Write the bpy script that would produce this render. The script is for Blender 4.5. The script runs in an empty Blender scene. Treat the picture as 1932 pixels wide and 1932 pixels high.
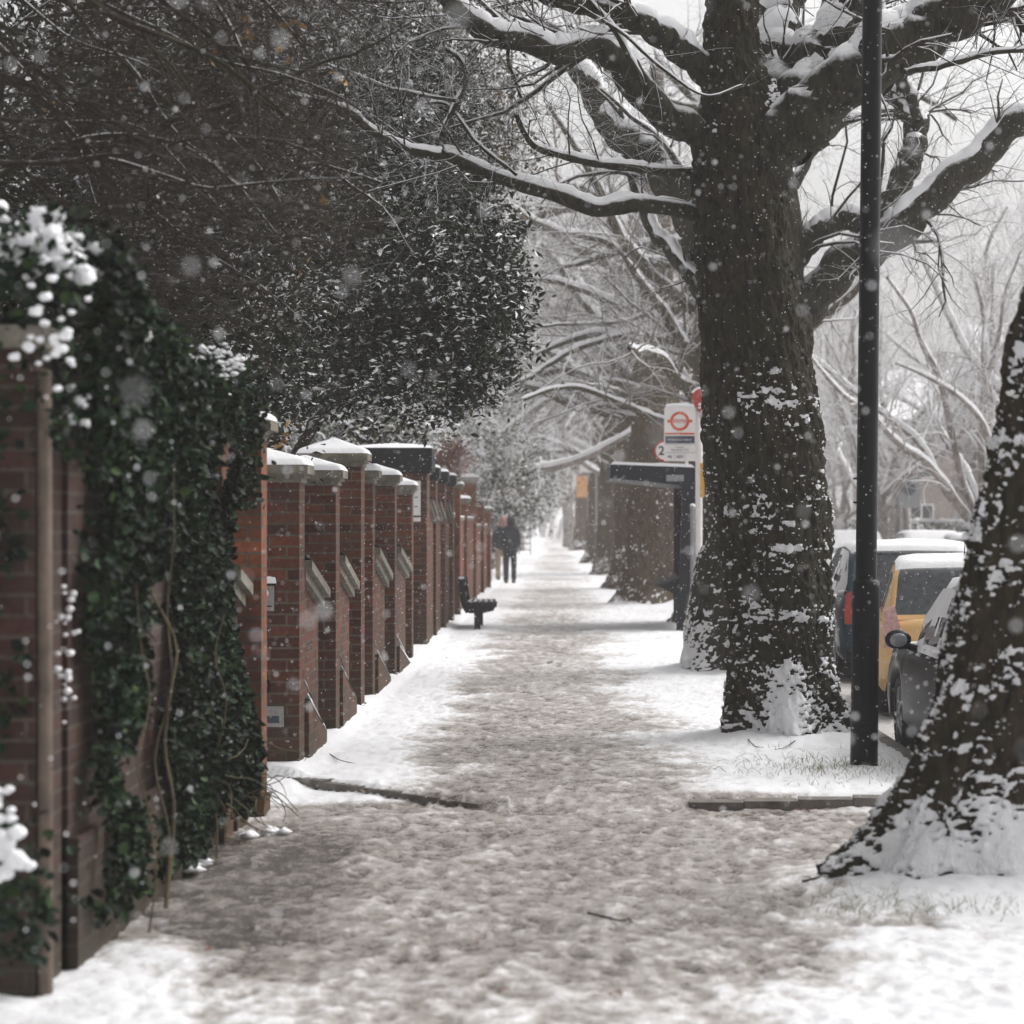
import bpy, math, random
import numpy as np
from mathutils import Vector

# ------------------------------------------------------------------ camera / world / light
scn = bpy.context.scene
col = scn.collection
EYE = 1.65
FPX = 4977.0            # focal length in units of a 1932 px wide picture
VPX, VPY = 1054.0, 987.0

cam_d = bpy.data.cameras.new("camera")
cam = bpy.data.objects.new("camera", cam_d)
col.objects.link(cam)
cam.location = (0, 0, EYE)
cam.rotation_euler = (math.pi / 2, 0, 0)
cam_d.sensor_width = 36.0
cam_d.lens = 36.0 * FPX / 1932.0
cam_d.shift_x = -(VPX - 966.0) / 1932.0
cam_d.shift_y = (VPY - 966.0) / 1932.0
cam_d.clip_start = 0.2
cam_d.clip_end = 2000
cam_d.dof.use_dof = True
cam_d.dof.focus_distance = 21.0
cam_d.dof.aperture_fstop = 3.0
scn.camera = cam

world = bpy.data.worlds.new("World")
scn.world = world
world.use_nodes = True
wn = world.node_tree
wn.nodes.clear()
w_out = wn.nodes.new("ShaderNodeOutputWorld")
w_bg = wn.nodes.new("ShaderNodeBackground")
w_sky = wn.nodes.new("ShaderNodeTexSky")
w_sky.sky_type = 'NISHITA'
w_sky.sun_disc = False
w_sky.sun_elevation = math.radians(48)
w_sky.sun_rotation = math.radians(60)
w_sky.air_density = 1.0
w_sky.dust_density = 6.0
w_sky.ozone_density = 1.0
w_hs = wn.nodes.new("ShaderNodeHueSaturation")      # overcast: the blue is taken out of the sky
w_hs.inputs["Saturation"].default_value = 0.04
wn.links.new(w_sky.outputs[0], w_hs.inputs["Color"])
wn.links.new(w_hs.outputs[0], w_bg.inputs[0])
wn.links.new(w_bg.outputs[0], w_out.inputs[0])
w_bg.inputs[1].default_value = 0.15

sun_d = bpy.data.lights.new("sun", 'SUN')
sun = bpy.data.objects.new("sun", sun_d)
col.objects.link(sun)
sun_d.energy = 0.7
sun_d.angle = math.radians(75)
sun_d.color = (1.0, 0.95, 0.90)
sun.rotation_euler = (math.radians(42), 0, math.radians(-60 + 180))

scn.view_settings.view_transform = 'Standard'
scn.view_settings.look = 'None'
scn.view_settings.exposure = 0.54
scn.view_settings.gamma = 1.0
scn.render.engine = 'CYCLES'
scn.cycles.use_denoising = True
scn.cycles.max_bounces = 6
scn.cycles.diffuse_bounces = 3
scn.cycles.glossy_bounces = 2
scn.cycles.transmission_bounces = 3
scn.cycles.transparent_max_bounces = 6
scn.cycles.volume_bounces = 1
scn.cycles.sample_clamp_indirect = 6

# ------------------------------------------------------------------ helpers
RS = np.random.RandomState(11)


def gz(Y):
    """height of the ground: flat, then a slight rise far up the street"""
    Y = np.asarray(Y, dtype=float)
    t = np.clip((Y - 80) / 131.0, 0, None)
    return np.where(Y < 235, 0.93 * t ** 2, 1.30 + (Y - 235) * 0.012)


def P(px, py, Y):
    """point seen at (px,py) of the 1932 px picture, Y metres up the street"""
    return np.array([(px - VPX) / FPX * Y, Y, EYE - (py - VPY) / FPX * Y])


def _hash(ix, iy, iz, seed):
    h = (ix.astype(np.int64) * 374761393 + iy.astype(np.int64) * 668265263 + iz.astype(np.int64) * 2147483647 + seed * 1274126177)
    h = (h ^ (h >> 13)) * 1274126177
    h = h ^ (h >> 16)
    return (h & 0xFFFFFF) / float(0xFFFFFF)


def vnoise(x, y, z, seed=0):
    x, y, z = np.broadcast_arrays(np.asarray(x, float), np.asarray(y, float), np.asarray(z, float))
    ix, iy, iz = np.floor(x), np.floor(y), np.floor(z)
    fx, fy, fz = x - ix, y - iy, z - iz
    fx, fy, fz = fx * fx * (3 - 2 * fx), fy * fy * (3 - 2 * fy), fz * fz * (3 - 2 * fz)
    ix, iy, iz = ix.astype(np.int64), iy.astype(np.int64), iz.astype(np.int64)
    r = 0
    for dx in (0, 1):
        for dy in (0, 1):
            for dz in (0, 1):
                w = (fx if dx else 1 - fx) * (fy if dy else 1 - fy) * (fz if dz else 1 - fz)
                r = r + w * _hash(ix + dx, iy + dy, iz + dz, seed)
    return r


def fbm(x, y, z, oct=4, seed=0, gain=0.5):
    a, s, t = 1.0, 0, 0
    for o in range(oct):
        s = s + a * vnoise(x * 2 ** o, y * 2 ** o, z * 2 ** o, seed + o * 17)
        t += a
        a *= gain
    return s / t


def sstep(a, b, x):
    t = np.clip((x - a) / (b - a), 0, 1)
    return t * t * (3 - 2 * t)


def tag(o, label=None, cat=None, group=None, kind=None):
    if label: o["label"] = label
    if cat: o["category"] = cat
    if group: o["group"] = group
    if kind: o["kind"] = kind
    return o


def empty(name, loc, label, cat, group=None):
    o = bpy.data.objects.new(name, None)
    o.location = loc
    o.empty_display_size = 0.2
    col.objects.link(o)
    return tag(o, label, cat, group)


class MB:
    """collects polygons (numpy chunks) and links them as one mesh object"""

    def __init__(self):
        self.v, self.f, self.m, self.a, self.n, self.sm = [], [], [], [], 0, []

    def add(self, verts, faces, mat=0, attr=None, smooth=False):
        verts = np.asarray(verts, dtype=np.float64).reshape(-1, 3)
        faces = np.asarray(faces, dtype=np.int64)
        self.v.append(verts)
        self.f.append(faces + self.n)
        self.m.append(np.full(len(faces), mat, np.int32))
        self.sm.append(np.full(len(faces), smooth, bool))
        self.a.append(np.zeros(len(verts)) if attr is None else np.asarray(attr, float).reshape(-1))
        self.n += len(verts)

    def box(self, x0, x1, y0, y1, z0, z1, mat=0):
        v = [(x0, y0, z0), (x1, y0, z0), (x1, y1, z0), (x0, y1, z0), (x0, y0, z1), (x1, y0, z1), (x1, y1, z1), (x0, y1, z1)]
        f = [(0, 3, 2, 1), (4, 5, 6, 7), (0, 1, 5, 4), (1, 2, 6, 5), (2, 3, 7, 6), (3, 0, 4, 7)]
        self.add(v, f, mat)

    def prism(self, poly, axis, a0, a1, mat=0):
        """poly: list of 2D points; axis 'x': poly in (y,z); 'y': poly in (x,z); 'z': poly in (x,y)"""
        n = len(poly)
        def mk(p, a):
            return {'x': (a, p[0], p[1]), 'y': (p[0], a, p[1]), 'z': (p[0], p[1], a)}[axis]
        v = [mk(p, a0) for p in poly] + [mk(p, a1) for p in poly]
        # sides
        self.add(v, [(i, (i + 1) % n, n + (i + 1) % n, n + i) for i in range(n)], mat)
        # caps as fans
        c0 = np.mean([mk(p, a0) for p in poly], axis=0)
        c1 = np.mean([mk(p, a1) for p in poly], axis=0)
        self.add(list(v) + [tuple(c0), tuple(c1)], [((i + 1) % n, i, 2 * n) for i in range(n)] + [(n + i, n + (i + 1) % n, 2 * n + 1) for i in range(n)], mat)

    def tubes(self, Pn, Rn, sides=5, mat=0, smooth=True, caps=False):
        Pn = np.asarray(Pn, float)
        Rn = np.asarray(Rn, float)
        if Pn.ndim == 2:
            Pn, Rn = Pn[None], Rn[None]
        T, N, _ = Pn.shape
        if T == 0:
            return
        t = np.gradient(Pn, axis=1)
        t /= np.linalg.norm(t, axis=2, keepdims=True) + 1e-9
        mean = t.mean(axis=1)
        ref = np.where((np.abs(mean[:, 2]) > 0.8 * np.linalg.norm(mean, axis=1))[:, None], np.array([[0.2, 1.0, 0.1]]), np.array([[0.05, 0.02, 1.0]]))
        n1 = np.cross(t, ref[:, None, :])
        n1 /= np.linalg.norm(n1, axis=2, keepdims=True) + 1e-9
        n2 = np.cross(n1, t)
        ang = np.linspace(0, 2 * np.pi, sides, endpoint=False) + np.pi / 2
        ring = Pn[:, :, None, :] + Rn[:, :, None, None] * (n1[:, :, None, :] * np.cos(ang)[None, None, :, None] + n2[:, :, None, :] * np.sin(ang)[None, None, :, None])
        V = ring.reshape(-1, 3)
        base = (np.arange(T) * N * sides)[:, None, None]
        i = (np.arange(N - 1) * sides)[None, :, None]
        j = np.arange(sides)[None, None, :]
        j2 = (j + 1) % sides
        F = np.stack([base + i + j, base + i + j2, base + i + sides + j2, base + i + sides + j], axis=-1).reshape(-1, 4)
        self.add(V, F, mat, smooth=smooth)
        if caps:
            for k in range(T):
                for e, rev in ((0, True), (N - 1, False)):
                    idx = (k * N + e) * sides + np.arange(sides)
                    c = Pn[k, e]
                    vv = np.vstack([V[idx], c[None]])
                    ff = [(a, (a + 1) % sides, sides) if not rev else ((a + 1) % sides, a, sides) for a in range(sides)]
                    self.add(vv, ff, mat)

    def lathe(self, prof, cx, cy, cz, sides=20, mat=0, smooth=True):
        """prof: list of (r,z); around the vertical axis"""
        a = np.linspace(0, 2 * np.pi, sides, endpoint=False)
        V = np.array([[(cx + r * np.cos(t), cy + r * np.sin(t), cz + z) for t in a] for r, z in prof]).reshape(-1, 3)
        F = [(i * sides + j, i * sides + (j + 1) % sides, (i + 1) * sides + (j + 1) % sides, (i + 1) * sides + j) for i in range(len(prof) - 1) for j in range(sides)]
        self.add(V, F, mat, smooth=smooth)

    def ball(self, c, r, mat=0, n=10, sq=(1, 1, 1)):
        th = np.linspace(0, np.pi, n)
        prof = [(max(np.sin(t), 1e-4) * r, -np.cos(t) * r) for t in th]
        a = np.linspace(0, 2 * np.pi, n * 2, endpoint=False)
        V = np.array([[(c[0] + sq[0] * q * np.cos(t), c[1] + sq[1] * q * np.sin(t), c[2] + sq[2] * z) for t in a] for q, z in prof]).reshape(-1, 3)
        s = n * 2
        F = [(i * s + j, i * s + (j + 1) % s, (i + 1) * s + (j + 1) % s, (i + 1) * s + j) for i in range(n - 1) for j in range(s)]
        self.add(V, F, mat, smooth=True)

    def grid(self, V, nu, nv, mat=0, attr=None, smooth=True, wrap_u=False, mask=None):
        """V: (nv,nu,3)"""
        V = np.asarray(V, float).reshape(nv, nu, 3)
        i = np.arange(nv - 1)[:, None]
        j = np.arange(nu if wrap_u else nu - 1)[None, :]
        j2 = (j + 1) % nu
        F = np.stack([i * nu + j, i * nu + j2, (i + 1) * nu + j2, (i + 1) * nu + j], -1)
        F = F[mask] if mask is not None else F.reshape(-1, 4)
        self.add(V.reshape(-1, 3), F, mat, attr=attr, smooth=smooth)

    def build(self, name, mats, parent=None, loc=None, kind=None, attr_name=None):
        if not isinstance(mats, (list, tuple)):
            mats = [mats]
        me = bpy.data.meshes.new(name)
        V = np.concatenate(self.v)
        if loc is None and parent is not None:
            loc = (0, 0, 0)
        off = np.zeros(3)
        if parent is not None:
            off = np.array(parent_world(parent)) + np.array(loc)
        elif loc is not None:
            off = np.array(loc, float)
        V = V - off
        loops = np.concatenate([f.reshape(-1) for f in self.f])
        cnt = np.concatenate([np.full(len(f), f.shape[1], np.int64) for f in self.f])
        starts = np.concatenate([[0], np.cumsum(cnt)[:-1]])
        me.vertices.add(len(V))
        me.vertices.foreach_set("co", V.astype(np.float32).reshape(-1))
        me.loops.add(len(loops))
        me.loops.foreach_set("vertex_index", loops.astype(np.int32))
        me.polygons.add(len(cnt))
        me.polygons.foreach_set("loop_start", starts.astype(np.int32))
        me.polygons.foreach_set("material_index", np.concatenate(self.m))
        me.polygons.foreach_set("use_smooth", np.concatenate(self.sm))
        for m in mats:
            me.materials.append(m)
        if attr_name:
            at = me.attributes.new(attr_name, 'FLOAT', 'POINT')
            at.data.foreach_set("value", np.concatenate(self.a).astype(np.float32))
        me.update(calc_edges=True)
        me.validate()
        o = bpy.data.objects.new(name, me)
        col.objects.link(o)
        if parent is not None:
            o.parent = parent
        if loc is not None:
            o.location = loc
        if kind:
            o["kind"] = kind
        return o


def parent_world(o):
    p = np.zeros(3)
    while o is not None:
        p += np.array(o.location)
        o = o.parent
    return p


def copy_tree(o, parent=None):
    c = o.copy()
    col.objects.link(c)
    c.parent = parent
    for ch in [x for x in kids.get(o.name, [])]:
        copy_tree(ch, c)
    return c


kids = {}


def index_kids(root):
    """remember the children of a thing before copying it"""
    for o in bpy.data.objects:
        if o.parent is not None:
            kids.setdefault(o.parent.name, [])
            if o not in kids[o.parent.name]:
                kids[o.parent.name].append(o)


def catmull(pts, n):
    pts = np.asarray(pts, float)
    if len(pts) == 2:
        t = np.linspace(0, 1, n)[:, None]
        return pts[0] * (1 - t) + pts[1] * t
    p = np.vstack([2 * pts[0] - pts[1], pts, 2 * pts[-1] - pts[-2]])
    u = np.linspace(0, len(pts) - 1 - 1e-6, n)
    k = u.astype(int)
    t = (u - k)[:, None]
    a, b, c, d = p[k], p[k + 1], p[k + 2], p[k + 3]
    return 0.5 * (2 * b + (c - a) * t + (2 * a - 5 * b + 4 * c - d) * t ** 2 + (3 * b - 3 * c + d - a) * t ** 3)


def spawn(Pp, Rp, n, Lr, rr, ang=(0.5, 1.1), up=0.0, wob=0.25, N=6, tmin=0.15, seed=0, flat=1.0, droop=0.0, tip=0.25):
    """n children per parent branch; returns (T,N,3),(T,N)"""
    rs = np.random.RandomState(seed)
    T, M, _ = Pp.shape
    par = np.repeat(np.arange(T), n)
    K = len(par)
    t = rs.uniform(tmin, 1.0, K) * (M - 1.001)
    k = t.astype(int)
    f = (t - k)[:, None]
    base = Pp[par, k] * (1 - f) + Pp[par, k + 1] * f
    tan = Pp[par, k + 1] - Pp[par, k]
    tan /= np.linalg.norm(tan, axis=1, keepdims=True) + 1e-9
    r0 = Rp[par, k] * (1 - f[:, 0]) + Rp[par, k + 1] * f[:, 0]
    rnd = rs.normal(size=(K, 3))
    perp = np.cross(tan, rnd)
    perp /= np.linalg.norm(perp, axis=1, keepdims=True) + 1e-9
    a = rs.uniform(ang[0], ang[1], K)[:, None]
    d = tan * np.cos(a) + perp * np.sin(a)
    d[:, 2] += up
    d /= np.linalg.norm(d, axis=1, keepdims=True)
    L = rs.uniform(Lr[0], Lr[1], K)
    step = (L / (N - 1))[:, None]
    out = np.zeros((K, N, 3))
    out[:, 0] = base
    for i in range(1, N):
        d = d + rs.normal(size=(K, 3)) * wob
        d[:, 2] += up * 0.15 - droop
        d /= np.linalg.norm(d, axis=1, keepdims=True)
        out[:, i] = out[:, i - 1] + d * step
    rb = np.clip(r0 * rr * rs.uniform(0.7, 1.1, K), 0.0015, None)
    R = rb[:, None] * np.linspace(1, tip, N)[None]
    return out, R


def snow_ridge(mb, pts, rad, seed=0, mat=0, k=0.55):
    """snow lying along the top of a limb"""
    pts = np.asarray(pts)
    t = np.gradient(pts, axis=0)
    t /= np.linalg.norm(t, axis=1, keepdims=True)
    h = np.sqrt(np.clip(1 - t[:, 2] ** 2, 0, 1))
    s = sstep(0.28, 0.6, h)
    nz = 0.75 + 0.5 * vnoise(np.arange(len(pts)) * 0.6, seed, 0, seed)
    up = np.array([0, 0, 1.0]) - t * t[:, 2:3]
    up /= np.linalg.norm(up, axis=1, keepdims=True) + 1e-9
    s = s * sstep(0.02, 0.26, np.linspace(0, 1, len(pts)))
    if rad[0] > 0.13:
        s = s * sstep(0.15, 0.5, np.linspace(0, 1, len(pts)))
    depth = np.minimum(0.05, rad * 0.85)
    p = pts + up * (rad * 0.26 + depth * nz)[:, None]
    r = rad * 0.74 * s * (0.85 + 0.3 * nz - 0.1)
    side = 0.5 * (s > 0)
    mb.tubes(p, np.maximum(r, 0.0005), 10, mat, True)


# ------------------------------------------------------------------ materials
def new_mat(name):
    m = bpy.data.materials.new(name)
    m.use_nodes = True
    nt = m.node_tree
    b = nt.nodes["Principled BSDF"]
    return m, nt, b


def N(nt, typ, **kw):
    n = nt.nodes.new(typ)
    for k, v in kw.items():
        if hasattr(n, k) and k not in ("Scale", "Detail"):
            try:
                setattr(n, k, v)
                continue
            except Exception:
                pass
        n.inputs[k].default_value = v
    return n


def mixc(nt, fac, a, b, blend='MIX'):
    n = nt.nodes.new("ShaderNodeMix")
    n.data_type = 'RGBA'
    n.blend_type = blend
    for s, val in ((0, fac), (6, a), (7, b)):
        if hasattr(val, "links") or isinstance(val, bpy.types.NodeSocket):
            nt.links.new(val, n.inputs[s])
        elif s == 0:
            n.inputs[0].default_value = val
        else:
            n.inputs[s].default_value = (*val, 1)
    return n.outputs[2]


def math_(nt, op, a, b=None, c=None, clamp=False):
    n = nt.nodes.new("ShaderNodeMath")
    n.operation = op
    n.use_clamp = clamp
    for i, val in enumerate((a, b, c)):
        if val is None:
            continue
        if isinstance(val, bpy.types.NodeSocket):
            nt.links.new(val, n.inputs[i])
        else:
            n.inputs[i].default_value = val
    return n.outputs[0]


def noise(nt, scale, detail=3, rough=0.55, vec=None, out=0):
    n = nt.nodes.new("ShaderNodeTexNoise")
    n.inputs["Scale"].default_value = scale
    n.inputs["Detail"].default_value = detail
    n.inputs["Roughness"].default_value = rough
    if vec is not None:
        nt.links.new(vec, n.inputs["Vector"])
    return n.outputs[out]


def ramp(nt, fac, stops):
    n = nt.nodes.new("ShaderNodeValToRGB")
    nt.links.new(fac, n.inputs[0])
    el = n.color_ramp.elements
    while len(el) < len(stops):
        el.new(0.5)
    for e, (p, c) in zip(el, stops):
        e.position = p
        e.color = (*c, 1) if len(c) == 3 else c
    return n.outputs[0]


def coords(nt, which="Object"):
    n = nt.nodes.new("ShaderNodeTexCoord")
    return n.outputs[which]


def bump(nt, b, h, strength=0.3, dist=0.01):
    n = nt.nodes.new("ShaderNodeBump")
    n.inputs["Strength"].default_value = strength
    n.inputs["Distance"].default_value = dist
    nt.links.new(h, n.inputs["Height"])
    nt.links.new(n.outputs[0], b.inputs["Normal"])
    return n


SNOW = (0.86, 0.86, 0.88)


def plain(name, c, rough=0.5, metal=0.0, var=0.25, scale=6.0, spec=0.5, bmp=0.0):
    m, nt, b = new_mat(name)
    f = noise(nt, scale, 4, 0.6, coords(nt))
    lo = tuple(x * (1 - var) for x in c)
    hi = tuple(min(1, x * (1 + var)) for x in c)
    nt.links.new(ramp(nt, f, [(0.3, lo), (0.7, hi)]), b.inputs["Base Color"])
    b.inputs["Roughness"].default_value = rough
    b.inputs["Metallic"].default_value = metal
    b.inputs["Specular IOR Level"].default_value = spec
    if bmp:
        bump(nt, b, noise(nt, scale * 8, 4, 0.6, coords(nt)), 0.5, bmp)
    return m


def snow_mat():
    m, nt, b = new_mat("snow")
    f = noise(nt, 9, 5, 0.6, coords(nt))
    nt.links.new(ramp(nt, f, [(0.25, (0.78, 0.78, 0.81)), (0.7, (0.9, 0.9, 0.91))]), b.inputs["Base Color"])
    b.inputs["Roughness"].default_value = 0.8
    b.inputs["Specular IOR Level"].default_value = 0.2
    bump(nt, b, noise(nt, 40, 5, 0.65, coords(nt)), 0.6, 0.012)
    return m


def up_snow(nt, base, lo=0.25, hi=0.5, nscale=14, namp=0.5):
    """snow colour where the surface really faces up"""
    g = nt.nodes.new("ShaderNodeNewGeometry")
    s = nt.nodes.new("ShaderNodeSeparateXYZ")
    nt.links.new(g.outputs["Normal"], s.inputs[0])
    nz = noise(nt, nscale, 3, 0.6, coords(nt))
    f = math_(nt, 'ADD', s.outputs[2], math_(nt, 'MULTIPLY', math_(nt, 'SUBTRACT', nz, 0.5), namp))
    mr = nt.nodes.new("ShaderNodeMapRange")
    mr.inputs[1].default_value = lo
    mr.inputs[2].default_value = hi
    nt.links.new(f, mr.inputs[0])
    return mixc(nt, mr.outputs[0], base, SNOW), mr.outputs[0]


def bark_mat(name, dark, light, green=(0.03, 0.035, 0.012), attr=False, upsnow=(0.2, 0.45), gfac=0.5):
    m, nt, b = new_mat(name)
    co = coords(nt)
    mp = nt.nodes.new("ShaderNodeMapping")
    mp.inputs["Scale"].default_value = (1, 1, 0.35)
    nt.links.new(co, mp.inputs[0])
    f1 = noise(nt, 22, 5, 0.65, mp.outputs[0])
    f2 = noise(nt, 3.0, 4, 0.6, co)
    c = ramp(nt, f1, [(0.32, dark), (0.68, light)])
    c = mixc(nt, math_(nt, 'MULTIPLY', ramp(nt, f2, [(0.45, (0, 0, 0)), (0.62, (1, 1, 1))]), gfac), c, green)
    if upsnow:
        c, _ = up_snow(nt, c, *upsnow)
    if attr:
        a = nt.nodes.new("ShaderNodeAttribute")
        a.attribute_name = "snow"
        c = mixc(nt, ramp(nt, a.outputs["Fac"], [(0.45, (0, 0, 0)), (0.55, (1, 1, 1))]), c, SNOW)
    nt.links.new(c, b.inputs["Base Color"])
    b.inputs["Roughness"].default_value = 0.85
    b.inputs["Specular IOR Level"].default_value = 0.25
    bump(nt, b, math_(nt, 'ADD', f1, noise(nt, 60, 4, 0.7, mp.outputs[0])), 1.0, 0.022)
    return m


def leaf_mat(name, cols, snow_frac=0.1, rough=0.35, upl=0.55, spec=0.4):
    m, nt, b = new_mat(name)
    g = nt.nodes.new("ShaderNodeNewGeometry")
    rnd = g.outputs["Random Per Island"]
    n = len(cols)
    c = ramp(nt, rnd, [(i / max(1, n - 1), q) for i, q in enumerate(cols)])
    tone = noise(nt, 1.7, 3, 0.6, coords(nt))
    c = mixc(nt, 1.0, c, ramp(nt, tone, [(0.35, (0.45, 0.45, 0.42)), (0.65, (1.5, 1.45, 1.3))]), 'MULTIPLY')
    s = nt.nodes.new("ShaderNodeSeparateXYZ")
    nt.links.new(g.outputs["True Normal"], s.inputs[0])
    az = math_(nt, 'ABSOLUTE', s.outputs[2])
    nz = noise(nt, 2.6, 3, 0.6, coords(nt))
    k = math_(nt, 'MULTIPLY', rnd, 17.37)
    r2 = math_(nt, 'FRACT', k)
    sc = math_(nt, 'ADD', math_(nt, 'MULTIPLY', az, 0.6), math_(nt, 'ADD', math_(nt, 'MULTIPLY', r2, 0.7), math_(nt, 'MULTIPLY', nz, 1.2)))
    f = math_(nt, 'GREATER_THAN', sc, 1.9 - snow_frac * 2.2)
    c = mixc(nt, f, c, SNOW)
    nt.links.new(c, b.inputs["Base Color"])
    b.inputs["Roughness"].default_value = rough
    b.inputs["Specular IOR Level"].default_value = spec
    return m


def brick_mat(name, c1, c2, mortar, grime=0.6, offs=0.0):
    m, nt, b = new_mat(name)
    g = nt.nodes.new("ShaderNodeNewGeometry")
    co = g.outputs["Position"]
    sp = nt.nodes.new("ShaderNodeSeparateXYZ")
    nt.links.new(co, sp.inputs[0])
    sn = nt.nodes.new("ShaderNodeSeparateXYZ")
    nt.links.new(g.outputs["True Normal"], sn.inputs[0])
    side = math_(nt, 'GREATER_THAN', math_(nt, 'ABSOLUTE', sn.outputs[0]), 0.6)
    u = nt.nodes.new("ShaderNodeMix")
    u.data_type = 'FLOAT'
    nt.links.new(side, u.inputs[0])
    nt.links.new(sp.outputs[0], u.inputs[2])
    nt.links.new(sp.outputs[1], u.inputs[3])
    cb = nt.nodes.new("ShaderNodeCombineXYZ")
    nt.links.new(u.outputs[0], cb.inputs[0])
    nt.links.new(math_(nt, 'ADD', sp.outputs[2], offs), cb.inputs[1])
    # wobble the courses a little
    wob = noise(nt, 6, 2, 0.5, co, 1)
    add = nt.nodes.new("ShaderNodeVectorMath")
    add.operation = 'MULTIPLY_ADD'
    nt.links.new(wob, add.inputs[0])
    add.inputs[1].default_value = (0.008, 0.008, 0)
    nt.links.new(cb.outputs[0], add.inputs[2])
    br = nt.nodes.new("ShaderNodeTexBrick")
    nt.links.new(add.outputs[0], br.inputs["Vector"])
    br.inputs["Scale"].default_value = 1.0
    br.inputs["Brick Width"].default_value = 0.225
    br.inputs["Row Height"].default_value = 0.075
    br.inputs["Mortar Size"].default_value = 0.008
    br.inputs["Mortar Smooth"].default_value = 0.2
    br.inputs["Bias"].default_value = 0.0
    br.inputs["Color1"].default_value = (*c1, 1)
    br.inputs["Color2"].default_value = (*c2, 1)
    br.inputs["Mortar"].default_value = (*mortar, 1)
    f = noise(nt, 35, 4, 0.65, co)
    c = mixc(nt, 0.75, br.outputs["Color"], ramp(nt, f, [(0.3, (0.35, 0.35, 0.35)), (0.7, (1, 1, 1))]), 'MULTIPLY')
    big = noise(nt, 2.2, 4, 0.6, co)
    c = mixc(nt, math_(nt, 'MULTIPLY', ramp(nt, big, [(0.45, (0, 0, 0)), (0.7, (1, 1, 1))]), 0.55), c, (0.035, 0.03, 0.026))
    # damp green algae near the ground
    zr = nt.nodes.new("ShaderNodeMapRange")
    nt.links.new(math_(nt, 'ADD', sp.outputs[2], math_(nt, 'MULTIPLY', big, 0.5)), zr.inputs[0])
    zr.inputs[1].default_value = 0.85
    zr.inputs[2].default_value = 0.2
    c = mixc(nt, math_(nt, 'MULTIPLY', zr.outputs[0], grime), c, (0.035, 0.035, 0.018))
    nt.links.new(c, b.inputs["Base Color"])
    b.inputs["Roughness"].default_value = 0.8
    b.inputs["Specular IOR Level"].default_value = 0.25
    h = math_(nt, 'ADD', math_(nt, 'MULTIPLY', br.outputs["Fac"], -1.0), math_(nt, 'MULTIPLY', f, 0.5))
    bump(nt, b, h, 0.7, 0.006)
    return m


def stone_mat():
    m, nt, b = new_mat("weathered_stone")
    co = coords(nt)
    f = noise(nt, 14, 5, 0.65, co)
    c = ramp(nt, f, [(0.3, (0.085, 0.075, 0.055)), (0.7, (0.23, 0.21, 0.17))])
    f2 = noise(nt, 4, 4, 0.6, co)
    c = mixc(nt, math_(nt, 'MULTIPLY', ramp(nt, f2, [(0.5, (0, 0, 0)), (0.7, (1, 1, 1))]), 0.5), c, (0.05, 0.055, 0.03))
    nt.links.new(c, b.inputs["Base Color"])
    b.inputs["Roughness"].default_value = 0.9
    bump(nt, b, f, 0.6, 0.006)
    return m


def ground_mat():
    """white snow over grey trodden slush over wet paving; 'snow' attribute says how much lies"""
    m, nt, b = new_mat("snowy_pavement")
    g = nt.nodes.new("ShaderNodeNewGeometry")
    co = g.outputs["Position"]
    a = nt.nodes.new("ShaderNodeAttribute")
    a.attribute_name = "snow"
    fine = noise(nt, 48, 6, 0.8, co)
    mid = noise(nt, 17, 5, 0.7, co)
    k = math_(nt, 'ADD', a.outputs["Fac"], math_(nt, 'ADD', math_(nt, 'MULTIPLY', math_(nt, 'SUBTRACT', fine, 0.5), 1.3), math_(nt, 'MULTIPLY', math_(nt, 'SUBTRACT', mid, 0.5), 0.75)))
    c = ramp(nt, k, [(0.0, (0.05, 0.045, 0.04)), (0.15, (0.17, 0.148, 0.13)), (0.40, (0.33, 0.296, 0.272)), (0.60, (0.58, 0.56, 0.55)), (0.82, (0.82, 0.82, 0.84))])
    nt.links.new(c, b.inputs["Base Color"])
    r = ramp(nt, k, [(0.1, (0.22, 0.22, 0.22)), (0.45, (0.42, 0.42, 0.42)), (0.7, (0.8, 0.8, 0.8))])
    nt.links.new(r, b.inputs["Roughness"])
    b.inputs["Specular IOR Level"].default_value = 0.3
    bump(nt, b, math_(nt, 'ADD', k, math_(nt, 'MULTIPLY', fine, 0.4)), 0.7, 0.013)
    return m


M = {}
M['snow'] = snow_mat()
M['ground'] = ground_mat()
M['brick'] = brick_mat("red_brick", (0.17, 0.050, 0.026), (0.06, 0.022, 0.014), (0.13, 0.10, 0.072))
M['brick_old'] = brick_mat("old_brown_brick", (0.075, 0.032, 0.022), (0.04, 0.02, 0.016), (0.09, 0.07, 0.055), 0.5, 0.03)
M['brick_orange'] = brick_mat("orange_brick", (0.30, 0.10, 0.045), (0.17, 0.055, 0.028), (0.15, 0.115, 0.085), 0.6, 0.02)
M['stone'] = stone_mat()
M['kerb'] = plain("kerb_stone", (0.12, 0.105, 0.09), 0.6, var=0.5, scale=9, bmp=0.006)
M['bark_main'] = bark_mat("plane_bark_dark", (0.003, 0.003, 0.002), (0.048, 0.038, 0.022), (0.020, 0.024, 0.007), attr=True, upsnow=None)
M['bark_right'] = bark_mat("plane_bark_brown", (0.004, 0.004, 0.003), (0.065, 0.046, 0.028), (0.026, 0.028, 0.009), attr=True, upsnow=None)
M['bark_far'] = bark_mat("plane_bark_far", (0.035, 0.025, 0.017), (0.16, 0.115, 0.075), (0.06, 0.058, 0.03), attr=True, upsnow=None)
M['limb'] = bark_mat("limb_bark", (0.006, 0.006, 0.005), (0.055, 0.048, 0.032), (0.035, 0.038, 0.016), upsnow=(0.45, 0.7))
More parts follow.
